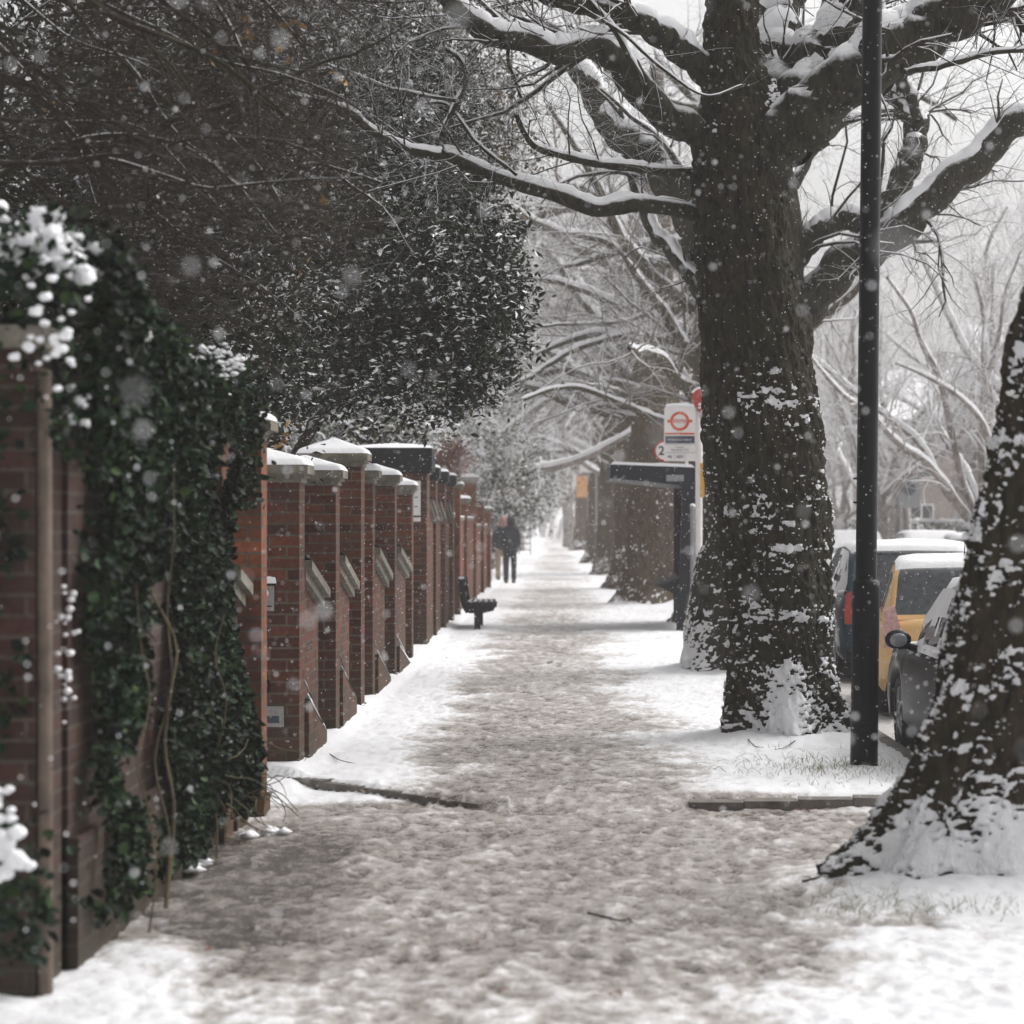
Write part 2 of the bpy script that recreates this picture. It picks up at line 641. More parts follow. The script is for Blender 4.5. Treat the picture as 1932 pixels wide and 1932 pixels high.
M['limb_far'] = bark_mat("limb_bark_far", (0.03, 0.026, 0.02), (0.12, 0.10, 0.07), (0.06, 0.058, 0.03), upsnow=(0.35, 0.6))
M['twig'] = bark_mat("snowy_twigs", (0.02, 0.015, 0.012), (0.06, 0.045, 0.035), upsnow=(0.12, 0.40))
M['twig_far'] = bark_mat("snowy_haze_paled_twigs", (0.10, 0.08, 0.07), (0.24, 0.20, 0.17), upsnow=(-0.1, 0.25))  # base tone lightened to suggest distance haze; snow on the upper sides
M['twig_mist'] = bark_mat("snow_and_haze_pale_twigs", (0.36, 0.33, 0.325), (0.62, 0.58, 0.575), upsnow=(-0.3, 0.2))  # haze fade painted into the twig colour, along with clinging snow
M['limb_mist'] = bark_mat("snow_and_haze_pale_bark", (0.22, 0.19, 0.18), (0.42, 0.38, 0.36), upsnow=(0.1, 0.4))  # bark colour carries part of the haze fade as well as snow
M['twig_dark'] = bark_mat("bare_dark_twigs", (0.006, 0.004, 0.003), (0.050, 0.030, 0.021), upsnow=(0.92, 1.1))
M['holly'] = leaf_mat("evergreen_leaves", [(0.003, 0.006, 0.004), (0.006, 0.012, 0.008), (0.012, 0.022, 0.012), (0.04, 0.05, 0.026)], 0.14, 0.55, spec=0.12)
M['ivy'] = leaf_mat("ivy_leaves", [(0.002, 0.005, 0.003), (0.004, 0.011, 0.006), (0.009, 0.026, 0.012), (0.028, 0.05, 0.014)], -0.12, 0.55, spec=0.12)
M['olive'] = leaf_mat("brownish_leaves", [(0.02, 0.02, 0.012), (0.05, 0.045, 0.028), (0.08, 0.07, 0.045), (0.16, 0.10, 0.03)], 0.24, 0.7, spec=0.1)
M['laurel'] = leaf_mat("laurel_leaves", [(0.03, 0.045, 0.02), (0.07, 0.08, 0.03), (0.11, 0.11, 0.05)], 0.30, 0.4)
M['farleaf'] = leaf_mat("far_leaves", [(0.02, 0.03, 0.018), (0.05, 0.06, 0.035), (0.07, 0.08, 0.05)], 0.22, 0.6)
M['rust'] = leaf_mat("rusty_leaves", [(0.09, 0.03, 0.018), (0.15, 0.05, 0.025), (0.11, 0.045, 0.03)], 0.0, 0.7)
M['black'] = plain("black_gloss_paint", (0.003, 0.0045, 0.007), 0.42, var=0.4, scale=12, spec=0.16)
M['blackmatt'] = plain("black_matt_paint", (0.008, 0.009, 0.010), 0.6, var=0.4, scale=12, spec=0.2)
M['navy'] = plain("navy_enamel", (0.004, 0.008, 0.014), 0.5, var=0.3, scale=5, spec=0.25)
M['steel'] = plain("brushed_steel", (0.35, 0.35, 0.34), 0.35, 0.8, 0.2, 30)
M['greymetal'] = plain("grey_painted_metal", (0.22, 0.23, 0.24), 0.5, 0.0, 0.2, 12)
M['white'] = plain("white_enamel", (0.72, 0.69, 0.68), 0.45, 0.0, 0.05, 8)
M['red'] = plain("orange_red_enamel", (0.55, 0.075, 0.02), 0.5, 0.0, 0.15, 20)
M['deepred'] = plain("deep_red_enamel", (0.36, 0.03, 0.02), 0.5, 0.0, 0.2, 20)
M['slate'] = plain("slate_blue_enamel", (0.03, 0.045, 0.07), 0.5, 0.0, 0.3, 20)
M['ink'] = plain("black_ink", (0.02, 0.02, 0.025), 0.6, 0.0, 0.1, 20)
M['yellow'] = plain("yellow_sticker", (0.55, 0.30, 0.04), 0.5, 0.0, 0.15, 20)
M['palestrip'] = plain("pale_weathered_post", (0.11, 0.08, 0.062), 0.8, 0.0, 0.4, 9, bmp=0.004)
M['stem'] = plain("ivy_stem", (0.085, 0.065, 0.03), 0.8, 0.0, 0.4, 12, bmp=0.004)
M['wetleaf'] = plain("fallen_leaf", (0.10, 0.04, 0.018), 0.5, 0.0, 0.4, 30)
M['deadleaf'] = plain("withered_yellow_leaf", (0.30, 0.17, 0.04), 0.6, 0.0, 0.4, 30)
M['grass'] = plain("winter_grass", (0.22, 0.22, 0.12), 0.7, 0.0, 0.4, 20)
M['flake'] = plain("snowflake", (0.9, 0.9, 0.92), 0.8, 0.0, 0.02, 1)
M['glass'] = plain("dark_car_glass", (0.03, 0.035, 0.04), 0.08, 0.0, 0.5, 18, 0.8)
M['paleglass'] = plain("frosted_car_glass", (0.22, 0.23, 0.25), 0.3, 0.0, 0.3, 9)
M['tyre'] = plain("tyre_rubber", (0.012, 0.012, 0.013), 0.8, 0.0, 0.3, 20)
M['alloy'] = plain("alloy_wheel", (0.35, 0.35, 0.36), 0.35, 0.7, 0.2, 20)
M['lamp_red'] = plain("red_lamp_plastic", (0.30, 0.012, 0.008), 0.25, 0.0, 0.3, 30)
M['lamp_pink'] = plain("snow_dusted_lamp", (0.50, 0.30, 0.28), 0.5, 0.0, 0.3, 25)
M['skin'] = plain("skin", (0.42, 0.24, 0.18), 0.6, 0.0, 0.1, 20)
M['coat'] = plain("dark_coat_cloth", (0.018, 0.022, 0.032), 0.9, 0.0, 0.3, 20)
M['jeans'] = plain("dark_trouser_cloth", (0.016, 0.02, 0.03), 0.9, 0.0, 0.3, 20)
M['khaki'] = plain("pale_trouser_cloth", (0.30, 0.22, 0.15), 0.9, 0.0, 0.2, 20)
M['pinkcloth'] = plain("dusky_pink_cloth", (0.30, 0.15, 0.14), 0.9, 0.0, 0.2, 20)
M['boot'] = plain("boot_leather", (0.012, 0.01, 0.01), 0.6, 0.0, 0.3, 20)
M['housewall'] = plain("pale_house_wall", (0.30, 0.26, 0.24), 0.9, 0.0, 0.2, 1)
M['orangeboard'] = plain("orange_banner", (0.62, 0.32, 0.12), 0.6, 0.0, 0.1, 4)
M['car_orange'] = plain("amber_car_paint", (0.64, 0.40, 0.17), 0.3, 0.0, 0.06, 5)
M['car_blue'] = plain("petrol_blue_car_paint", (0.02, 0.055, 0.085), 0.25, 0.0, 0.2, 5)
M['car_grey'] = plain("charcoal_car_paint", (0.010, 0.011, 0.012), 0.4, 0.0, 0.3, 5, 0.15)
M['car_silver'] = plain("silver_car_paint", (0.35, 0.35, 0.37), 0.35, 0.3, 0.1, 5)


def leaves(mb, C, size, rs, mat=0, upb=0.3, aspect=0.55, fold=0.25):
    """folded leaf blades, two triangles each side of the mid rib"""
    n = len(C)
    nrm = rs.normal(size=(n, 3))
    nrm[:, 2] = np.abs(nrm[:, 2]) + upb
    nrm /= np.linalg.norm(nrm, axis=1, keepdims=True)
    d = rs.normal(size=(n, 3))
    d -= nrm * (d * nrm).sum(1, keepdims=True)
    d /= np.linalg.norm(d, axis=1, keepdims=True) + 1e-9
    s = np.cross(nrm, d)
    L = (size * rs.uniform(0.45, 1.4, n))[:, None]
    W = L * aspect
    b = C
    t = C + d * L
    l1 = C + d * L * 0.32 + s * W * 0.5 + nrm * L * fold * 0.35
    r1 = C + d * L * 0.32 - s * W * 0.5 + nrm * L * fold * 0.35
    l2 = C + d * L * 0.72 + s * W * 0.36 + nrm * L * fold * 0.2
    r2 = C + d * L * 0.72 - s * W * 0.36 + nrm * L * fold * 0.2
    V = np.stack([b, l1, l2, t, r2, r1], axis=1).reshape(-1, 3)
    o = (np.arange(n) * 6)[:, None]
    F = np.concatenate([o + np.array([[0, 3, 2, 1]]), o + np.array([[0, 5, 4, 3]])], 0)
    mb.add(V, F, mat)


def blobs(mb, C, size, rs, mat=0, flat=0.6):
    """small lumps of snow"""
    n = len(C)
    base = np.array([(0, 0, 1), (1, 0, .15), (.5, .87, .1), (-.5, .87, .15), (-1, 0, .05), (-.5, -.87, .12), (.5, -.87, .1), (0, 0, -.5)], float)
    S = (size * rs.uniform(0.5, 1.4, n))[:, None, None]
    J = 1 + rs.uniform(-.3, .3, (n, 8, 1))
    V = C[:, None, :] + base[None] * J * S * np.array([1, 1, flat])
    o = (np.arange(n) * 8)[:, None]
    tri = []
    for i in range(6):
        a, b = 1 + i, 1 + (i + 1) % 6
        tri.append((0, a, b))
        tri.append((7, b, a))
    F = np.concatenate([o + np.array([t]) for t in tri], 0)
    mb.add(V.reshape(-1, 3), F, mat, smooth=True)


def lump(mb, c, r, seed, n=9, flat=0.6):
    """one irregular rounded lump of snow"""
    th = np.linspace(0.02, np.pi - 0.02, n)
    ph = np.linspace(0, 2 * np.pi, n * 2, endpoint=False)
    TH, PH = np.meshgrid(th, ph, indexing="ij")
    x, y, z = np.sin(TH) * np.cos(PH), np.sin(TH) * np.sin(PH), np.cos(TH)
    rr = r * (0.6 + 0.8 * fbm(x * 1.8 + seed, y * 1.8, z * 1.8, 2, seed))
    V = np.stack([c[0] + x * rr, c[1] + y * rr, c[2] - z * rr * flat], -1)
    mb.grid(V, n * 2, n, wrap_u=True)


def clump_points(regions, nclump, per, sig, rs, shell=0.5):
    """regions: list of (centre, radii); points gathered in clumps through the volume"""
    w = np.array([r[1][0] * r[1][1] * r[1][2] for r in regions]) ** 0.75
    pick = rs.choice(len(regions), nclump, p=w / w.sum())
    c = np.array([r[0] for r in regions])[pick]
    rad = np.array([r[1] for r in regions])[pick]
    u = rs.normal(size=(nclump, 3))
    u /= np.linalg.norm(u, axis=1, keepdims=True)
    q = rs.uniform(0, 1, nclump) ** (1 / 3.0) * (1 - shell) + shell * rs.uniform(0.8, 1.05, nclump)
    cc = c + u * rad * q[:, None]
    sg = sig * rs.uniform(0.5, 1.5, nclump)
    pts = np.repeat(cc, per, 0) + rs.normal(size=(nclump * per, 3)) * np.repeat(sg, per)[:, None]
    return pts


# ------------------------------------------------------------------ the ground
def kerb_edge(X):
    """Y of the step where the pavement drops to the driveway crossing"""
    return np.where(X < -0.3, 15.75 + (-0.45 - X) * 1.05, 15.9)


def ground_z(X, Y, rough=True):
    X = np.asarray(X, float)
    Y = np.asarray(Y, float)
    e = kerb_edge(X)
    w = np.where((X < -0.55) | (X > 0.95), 0.05, 0.05 + 1.2 * (1 - np.abs(X - 0.2) / 0.76).clip(0, 1))
    drop = -0.065 * (1 - sstep(0, 1, (Y - e) / w + 0.5))
    return gz(Y) + drop


def build_ground():
    # terrain: one big snowy sheet reaching the horizon
    ys = np.concatenate([np.linspace(-30, 60, 30), np.linspace(64, 320, 60), np.linspace(340, 900, 20)])
    xs = np.concatenate([np.linspace(-300, -20, 15), np.linspace(-15, 30, 30), np.linspace(40, 300, 15)])
    XX, YY = np.meshgrid(xs, ys)
    Z = gz(YY) - 0.16
    mb = MB()
    mb.grid(np.stack([XX, YY, Z], -1), len(xs), len(ys), 0, attr=np.full(XX.size, 0.85))
    o = mb.build("ground", M['ground'], kind="structure", attr_name="snow")
    o["label"] = "snow covered ground beyond the street"
    # pavement
    rows = np.exp(np.linspace(math.log(6.0), math.log(300.0), 1250))
    X0, X1 = -2.1, 2.42
    xs = np.linspace(X0, X1, 250)
    XX, YY = np.meshgrid(xs, rows)
    big = fbm(XX * 1.3, YY * 0.8, 0, 4, 3)
    med = fbm(XX * 5, YY * 3.2, 2, 4, 5)
    fin = fbm(XX * 17, YY * 13, 5, 3, 9)
    foot = fbm(XX * 3.3 + 7, YY * 1.6, 9, 3, 21)
    # snow cover: trodden band in the middle, untouched margins, thin on the driveway
    centre = np.interp(YY, [8, 12, 20, 40, 100], [-0.12, -0.15, -0.18, -0.12, -0.1])
    half = np.interp(YY, [7, 9, 11, 13.5, 15.8, 16.2, 20, 30, 45, 80], [0.75, 0.95, 1.4, 2.0, 2.0, 0.85, 0.80, 0.75, 0.75, 0.7])
    d = np.abs(XX - centre) - half
    cover = sstep(-0.35, 0.55, d + (big - 0.5) * 1.3 + (med - 0.5) * 0.5)
    base = np.interp(YY, [7, 9, 10.5, 12, 14, 16, 22, 36, 50, 300], [0.60, 0.50, 0.36, 0.33, 0.31, 0.34, 0.36, 0.42, 0.55, 0.64])
    cov = base + (0.92 - base) * cover
    # left gutter: wet and dark below the ivy
    wet = sstep(-0.75, -1.35, XX) * sstep(9.6, 10.6, YY) * (1 - sstep(13.8, 15.2, YY))
    cov = cov - wet * 0.24
    cov += sstep(15.9, 16.6, YY) * sstep(-0.85, -1.2, XX) * 0.15
    # streaks of trodden / clean across the far path
    cov += (fbm(XX * 0.5, YY * 0.35, 3, 3, 31) - 0.5) * 0.55 * sstep(18, 40, YY)
    cov += (med - 0.5) * 0.28 + (fin - 0.5) * 0.6 + (foot - 0.5) * 0.15
    Z = ground_z(XX, YY) + (med - 0.5) * 0.03 + (fin - 0.5) * 0.016 + (foot - 0.5) * 0.02 + np.clip(cov, 0, 1) * 0.018
    # boot prints pressed along the trodden strip
    rf = np.random.RandomState(8)
    for k in range(900):
        fy = math.exp(rf.uniform(math.log(7.5), math.log(45)))
        fx = rf.normal(-0.1, 0.55) if fy > 16 else rf.uniform(-1.4, 1.7)
        an = rf.normal() * 0.25
        i0, i1 = np.searchsorted(rows, [fy - 0.28, fy + 0.28])
        j0, j1 = np.searchsorted(xs, [fx - 0.2, fx + 0.2])
        if i1 <= i0 or j1 <= j0:
            continue
        sx, sy = XX[i0:i1, j0:j1] - fx, YY[i0:i1, j0:j1] - fy
        ux, uy = sx * math.cos(an) - sy * math.sin(an), sx * math.sin(an) + sy * math.cos(an)
        q = np.sqrt((ux / (0.055 - 0.012 * (np.abs(uy) < .04))) ** 2 + (uy / 0.145) ** 2)
        g = 1 - sstep(0.75, 1.1, q)
        rim = np.exp(-((q - 1.3) / 0.25) ** 2)
        dp = rf.uniform(.12, .5)
        Z[i0:i1, j0:j1] += (-0.020 * g + 0.010 * rim) * dp
        cov[i0:i1, j0:j1] += (-0.20 * g + 0.13 * rim) * dp
    # snow heaped at the wall foot and round the tree roots
    Z += 0.05 * sstep(-1.55, -1.75, XX) * sstep(16, 17, YY)
    for (tx, ty, r, h) in ((2.0, 12.5, 1.1, 0.07), (1.72, 20.3, 0.8, 0.06), (1.75, 29.5, 0.9, 0.07), (2.0, 54, 1.2, 0.15)):
        q = np.hypot(XX - tx, (YY - ty)) / r
        Z += h * (1 - sstep(0.3, 1.0, q))
        cov += 0.5 * (1 - sstep(0.5, 1.1, q))
    mb = MB()
    mb.grid(np.stack([XX, YY, Z], -1), len(xs), len(rows), 0, attr=cov.clip(0, 1))
    o = mb.build("pavement", M['ground'], kind="structure", attr_name="snow")
    o["label"] = "trodden slushy pavement with white snow margins"
    # road
    xs = np.linspace(2.44, 10.5, 60)
    rows = np.exp(np.linspace(math.log(8), math.log(320), 300))
    XX, YY = np.meshgrid(xs, rows)
    n = fbm(XX * 0.9, YY * 0.25, 1, 4, 44)
    tr = 0.5 + 0.5 * np.cos((XX - 3.3) * 2 * np.pi / 1.6)
    cov = 0.62 + (n - 0.5) * 0.6 - 0.22 * tr * sstep(4.2, 5.0, XX) * (1 - sstep(8, 9, XX))
    Z = gz(YY) - 0.13 + (n - .5) * 0.03
    mb = MB()
    mb.grid(np.stack([XX, YY, Z], -1), len(xs), len(rows), 0, attr=cov.clip(0, 1))
    o = mb.build("road", M['ground'], kind="structure", attr_name="snow")
    o["label"] = "snow covered road with grey tyre tracks"
    # far pavement across the road
    xs = np.linspace(10.55, 14.0, 12)
    XX, YY = np.meshgrid(xs, rows)
    mb = MB()
    mb.grid(np.stack([XX, YY, gz(YY) + 0.0 * XX], -1), len(xs), len(rows), 0, attr=np.full(XX.size, 0.8))
    mb.box(10.48, 10.54, 8, 235, -0.2, -0.02, 0)
    o = mb.build("far_pavement", M['ground'], kind="structure", attr_name="snow")
    # kerb between pavement and road
    mb = MB()
    for y in np.arange(6.5, 79, 0.92):
        mb.box(2.425, 2.555, y, y + 0.905, -0.25, 0.0)
    o = mb.build("kerb", M['kerb'], kind="structure")
    o["label"] = "stone kerb along the road edge"
    # stone edging of the driveway crossing
    mb = MB()
    n = 5
    for (xa, ya, xb, yb, h0, h1) in ((-1.76, 17.07, -0.47, 15.74, 0.016, -0.028), (0.78, 15.78, 2.42, 15.74, -0.012, 0.034)):
        t = np.linspace(0, 1, n + 1)
        for i in range(n):
            p0 = np.array([xa + (xb - xa) * t[i], ya + (yb - ya) * t[i]])
            p1 = np.array([xa + (xb - xa) * (t[i + 1] - 0.004), ya + (yb - ya) * (t[i + 1] - 0.004)])
            dd = (p1 - p0) / np.linalg.norm(p1 - p0)
            q = np.array([-dd[1], dd[0]]) * 0.11
            z1 = h0 + (h1 - h0) * t[i] + RS.uniform(-.002, .002)
            V = [(*p0, -0.2), (*p1, -0.2), (*(p1 + q), -0.2), (*(p0 + q), -0.2), (*p0, z1 - 0.008), (*p1, z1 - 0.008), (*(p1 + q), z1), (*(p0 + q), z1)]
            mb.add(V, [(0, 3, 2, 1), (4, 5, 6, 7), (0, 1, 5, 4), (1, 2, 6, 5), (2, 3, 7, 6), (3, 0, 4, 7)])
    o = mb.build("kerb", M['kerb'], kind="structure")
    o["label"] = "low stone edging where the pavement drops to a driveway"


build_ground()

# ------------------------------------------------------------------ trees
def trunk_mesh(rows, Y, nth, nz, seed, patches=(), sc=0.03, ztop=None, lumps=0.5, bare=0.0, flare=0.35, depth_k=1.0, zsnow=2.6, zdown=-0.15):
    """rows: (py, x_left, x_right) in picture units at depth Y -> solid bark surface with furrows, roots and snow lumps"""
    rows = np.array(rows, float)
    o = np.argsort(-rows[:, 0])
    rows = rows[o]
    zz = EYE - (rows[:, 0] - VPY) / FPX * Y
    xl = (rows[:, 1] - VPX) / FPX * Y
    xr = (rows[:, 2] - VPX) / FPX * Y
    z = np.linspace(zz[0] + zdown, zz[-1], nz)
    cx = np.interp(z, zz, (xl + xr) / 2)
    rr = np.interp(z, zz, (xr - xl) / 2)
    k = np.ones(5) / 5
    for _ in range(3):
        cx[2:-2] = np.convolve(cx, k, 'same')[2:-2]
        rr[2:-2] = np.convolve(rr, k, 'same')[2:-2]
    th = np.linspace(0, 2 * np.pi, nth, endpoint=False)
    TH, ZZ = np.meshgrid(th, z)
    CX, RR = cx[:, None], rr[:, None]
    cs, sn = np.cos(TH), np.sin(TH)
    # furrows: stretched vertically
    q = 9.0
    n1 = np.abs(fbm(cs * RR * q, sn * RR * q, ZZ * q * 0.28, 3, seed) - 0.5) * 2
    n2 = fbm(cs * RR * 30, sn * RR * 30, ZZ * 16, 3, seed + 5)
    n3 = fbm(cs * RR * 2.6, sn * RR * 2.6, ZZ * 1.6, 3, seed + 9)
    disp = (n1 - 0.3) * sc * 1.3 + (n2 - 0.5) * sc * 1.5 + (n3 - 0.5) * 0.20 * RR * 2
    h = ZZ - zz[0]
    lobe = 0.5 + 0.5 * np.cos(TH * 5 + seed)
    fl = flare * np.exp(-np.clip(h, 0, None) / 0.28) * (lobe ** 1.5) * RR * (np.abs(sn) ** 0.5)
    Rf = RR + disp + fl
    Xp = CX + cs * Rf
    Yp = Y + sn * Rf * depth_k
    # snow: on ledges, in patches
    px = VPX + Xp / Yp * FPX
    py = VPY - (ZZ - EYE) / Yp * FPX
    dz = np.gradient(Rf, axis=0)
    dz = dz / (np.abs(dz).mean() + 1e-9)
    ledge = np.clip(-dz * 0.22, -0.3, 0.5)
    pn = fbm(cs * RR * 26, sn * RR * 26, ZZ * 58, 2, seed + 33)
    pl = fbm(cs * RR * 6, sn * RR * 6, ZZ * 5, 3, seed + 43)
    sm = (pn - 0.5) * 1.7 + ledge * 0.8 + (pl - 0.60) * lumps * 2.2 - 0.44 - bare - 0.5 * sstep(zsnow - 0.5, zsnow + .5, ZZ)
    for (ax, ay, rx, ry, st) in patches:
        g = np.exp(-(((px - ax) / rx) ** 2 + ((py - ay) / ry) ** 2))
        sm = sm + g * st * 1.15 * (sn < 0.3)
    sm = np.clip(sm * 2.2 + 0.5, 0, 1)
    push = sstep(0.4, 0.9, sm) * 0.018
    Xp += cs * push
    Yp += sn * push
    V = np.stack([Xp, Yp, ZZ + push * 0.6], -1)
    mb = MB()
    mb.grid(V[:, ::1], nth, nz, 0, attr=sm, wrap_u=True)
    return mb, cx, z, rr


def limb_px(pts, Y, w0, w1, n=24, dY=0.0, bend=None):
    """polyline in picture px -> world pts + radii; dY: how far it comes towards (-) / away (+) along its length"""
    k = len(pts)
    Ys = [Y + dY * i / (k - 1) for i in range(k)]
    w = np.array([P(p[0], p[1], y) for p, y in zip(pts, Ys)])
    c = catmull(w, n)
    r = np.interp(np.linspace(0, 1, n), [0, 1], [w0 / 2 * Y / FPX, w1 / 2 * (Y + dY) / FPX])
    return c, r


def rough_limb(mb, pts, rad, seed, sides=18, mat=0, amp=0.12):
    n = max(len(pts), int(len(pts) * 3))
    c = catmull(pts, n)
    r = np.interp(np.linspace(0, 1, n), np.linspace(0, 1, len(rad)), rad)
    r = r * (1 + (vnoise(np.arange(n) * 0.35, seed, 0, seed) - 0.5) * amp * 2)
    c = c + (np.stack([vnoise(np.arange(n) * 0.2, k, 1, seed + k) for k in range(3)], -1) - 0.5) * np.mean(rad) * 0.5
    mb.tubes(c, r, sides, mat, True)
    return c, r


def grow_crown(mb, limbs, rs_seed, levels, mat=0, sides=(6, 5, 4), keep=None):
    """limbs: list of (pts,rad) all resampled to the same N; levels: list of dict for spawn"""
    n = 14
    Pp = np.array([catmull(p, n) for p, r in limbs])
    Rp = np.array([np.interp(np.linspace(0, 1, n), np.linspace(0, 1, len(r)), r) for p, r in limbs])
    for i, lv in enumerate(levels):
        Pp, Rp = spawn(Pp, Rp, seed=rs_seed + i * 7, **lv)
        if keep is not None:
            k = keep(Pp)
            Pp, Rp = Pp[k], Rp[k]
        mb.tubes(Pp, Rp, sides[min(i, len(sides) - 1)], mat, True)
    return Pp, Rp


def in_view(mx=0.35, zt=0.35):
    def f(Pp):
        m = Pp[:, 0]
        y = np.clip(m[:, 1], 1, None)
        px = VPX + m[:, 0] / y * FPX
        py = VPY - (m[:, 2] - EYE) / y * FPX
        return (px > -1932 * mx) & (px < 1932 * (1 + mx)) & (py > -1932 * zt) & (m[:, 2] < 18.5) & (m[:, 2] > 1.2) & (m[:, 1] > 5)
    return f


# --- the big plane tree by the lamp post
def main_tree():
    Y = 20.4
    base = P(1475, 1395, Y)
    root = empty("plane_tree", (base[0], Y, 0), "big dark plane tree with snow clods on its bark, just left of the lamp post", "tree")
    rows = [(1400, 1358, 1606), (1385, 1364, 1594), (1333, 1368, 1587), (1276, 1370, 1580), (1190, 1373, 1577), (1119, 1372, 1579), (1030, 1362, 1574),
            (965, 1352, 1570), (909, 1344, 1557), (833, 1339, 1558), (799, 1337, 1553), (740, 1332, 1541), (655, 1326, 1529), (605, 1322, 1526), (534, 1318, 1505),
            (409, 1312, 1488), (310, 1312, 1486), (240, 1316, 1484), (190, 1322, 1472), (150, 1326, 1452), (100, 1327, 1432), (0, 1330, 1428), (-150, 1338, 1422)]
    patches = [(1455, 700, 34, 14, 0.5), (1462, 745, 50, 30, 0.75), (1490, 762, 40, 8, 0.5), (1490, 1036, 48, 7, 0.9), (1400, 968, 55, 16, 0.35), (1470, 985, 60, 20, 0.22),
               (1490, 1165, 60, 16, 0.8), (1440, 1150, 22, 12, 0.5), (1440, 1205, 40, 12, 0.55), (1480, 1270, 44, 26, 0.6), (1495, 1325, 50, 34, 0.8), (1468, 1385, 55, 42, 1.1),
               (1458, 178, 16, 34, 0.9), (1340, 240, 20, 20, 0.6), (1575, 1380, 22, 14, 0.5), (1410, 1345, 12, 12, 0.4), (1560, 1170, 20, 20, 0.2)]
    mb, cx, z, rr = trunk_mesh(rows, Y, 420, 820, 7, patches, sc=0.042, lumps=0.42, flare=0.35)
    tr = mb.build("trunk", M['bark_main'], root, attr_name="snow")
    limbs = []
    # (picture polyline, w0, w1, depth change)
    L = [([(1330, 405), (1260, 392), (1200, 386), (1130, 396), (1060, 371), (980, 346), (900, 318), (845, 292), (815, 292), (760, 280), (700, 245), (660, 215), (600, 190), (540, 178)], 34, 9, -1.2),
         ([(1345, 285), (1318, 258), (1270, 225), (1222, 185), (1180, 135), (1150, 100), (1110, 92), (1060, 98), (980, 80), (905, 55), (860, 20), (830, -20)], 66, 34, -1.0),
         ([(1345, 150), (1300, 110), (1250, 68), (1200, 40), (1150, 22), (1090, 10), (1020, -15)], 56, 34, -0.6),
         ([(1500, 300), (1475, 205), (1462, 120), (1468, 40), (1480, -60)], 70, 100, 1.2),
         ([(1440, 290), (1490, 225), (1535, 150), (1575, 75), (1618, -10), (1650, -90)], 96, 96, 0.6),
         ([(1430, 320), (1500, 238), (1570, 178), (1640, 130), (1720, 78), (1800, 20), (1880, -45)], 130, 92, -0.4),
         ([(1330, 322), (1250, 324), (1180, 316), (1110, 306), (1050, 292), (1005, 275), (985, 240), (975, 215)], 18, 9, -0.8)]
    mb = MB()
    sb = MB()
    for i, (pts, w0, w1, dy) in enumerate(L):
        c, r = limb_px(pts, Y, w0, w1, 26, dy)
        c2, r2 = rough_limb(mb, c, r, 50 + i, 20)
        snow_ridge(sb, c2, r2, 70 + i)
        limbs.append((c, r))
    # branches off the long left limb
    for k, (pts, w0, w1) in enumerate([([(838, 292), (832, 262), (850, 220), (868, 185), (880, 150), (866, 112), (840, 92)], 14, 7),
                                       ([(975, 330), (900, 270), (845, 200), (800, 195)], 7, 4),
                                       ([(1215, 165), (1160, 60), (1100, -10)], 12, 8),
                                       ([(965, 65), (958, 110), (975, 160), (985, 190)], 8, 5),
                                       ([(1707, 135), (1760, 128), (1820, 112), (1875, 100), (1940, 92)], 13, 9),
                                       ([(862, 190), (800, 180), (730, 165), (670, 140), (610, 120)], 8, 4),
                                       ([(1090, 10), (1170, 60), (1250, 130), (1330, 180), (1400, 160)], 7, 3)]):
        c, r = limb_px(pts, Y - 0.7, w0, w1, 18, 0.2)
        c2, r2 = rough_limb(mb, c, r, 90 + k, 10)
        snow_ridge(sb, c2, r2, 90 + k)
        limbs.append((c, r))
    mb.build("limb", M['limb'], tr)
    sb2 = sb
    # heavy snow lodged in the forks
    rs = np.random.RandomState(4)
    for (px, py, s, n) in ((1456, 175, 0.045, 26), (1308, 125, 0.06, 22), (1322, 240, 0.05, 12), (1460, 205, 0.03, 14), (1590, 40, 0.03, 6)):
        c = P(px, py, Y - 0.40)
        for _ in range(0):
            lump(sb2, c + rs.normal(size=3) * np.array([0.05, 0.03, 0.06]), s * rs.uniform(.4, .9), rs.randint(999))
    sb2.build("snow_cover", M['snow'], tr)
    iv = in_view(0.2, 0.2)

    def clear_of_trunk(q):
        t = q[:, -1]
        near = (np.abs(t[:, 0] - 1.42) < 0.5) & (t[:, 1] < 20.4)
        return iv(q) & ~near
    cm = MB()
    grow_crown(cm, limbs, 5, [dict(n=11, tmin=0.35, Lr=(0.5, 1.8), rr=0.26, wob=0.22, up=0.1, N=7), dict(n=8, Lr=(0.25, 0.8), rr=0.55, wob=0.28, up=0.05, N=5, droop=0.02), dict(n=3, Lr=(0.12, 0.35), rr=0.6, wob=0.3, N=4)],
               keep=clear_of_trunk)
    cm.build("crown", M['twig'], root)


main_tree()


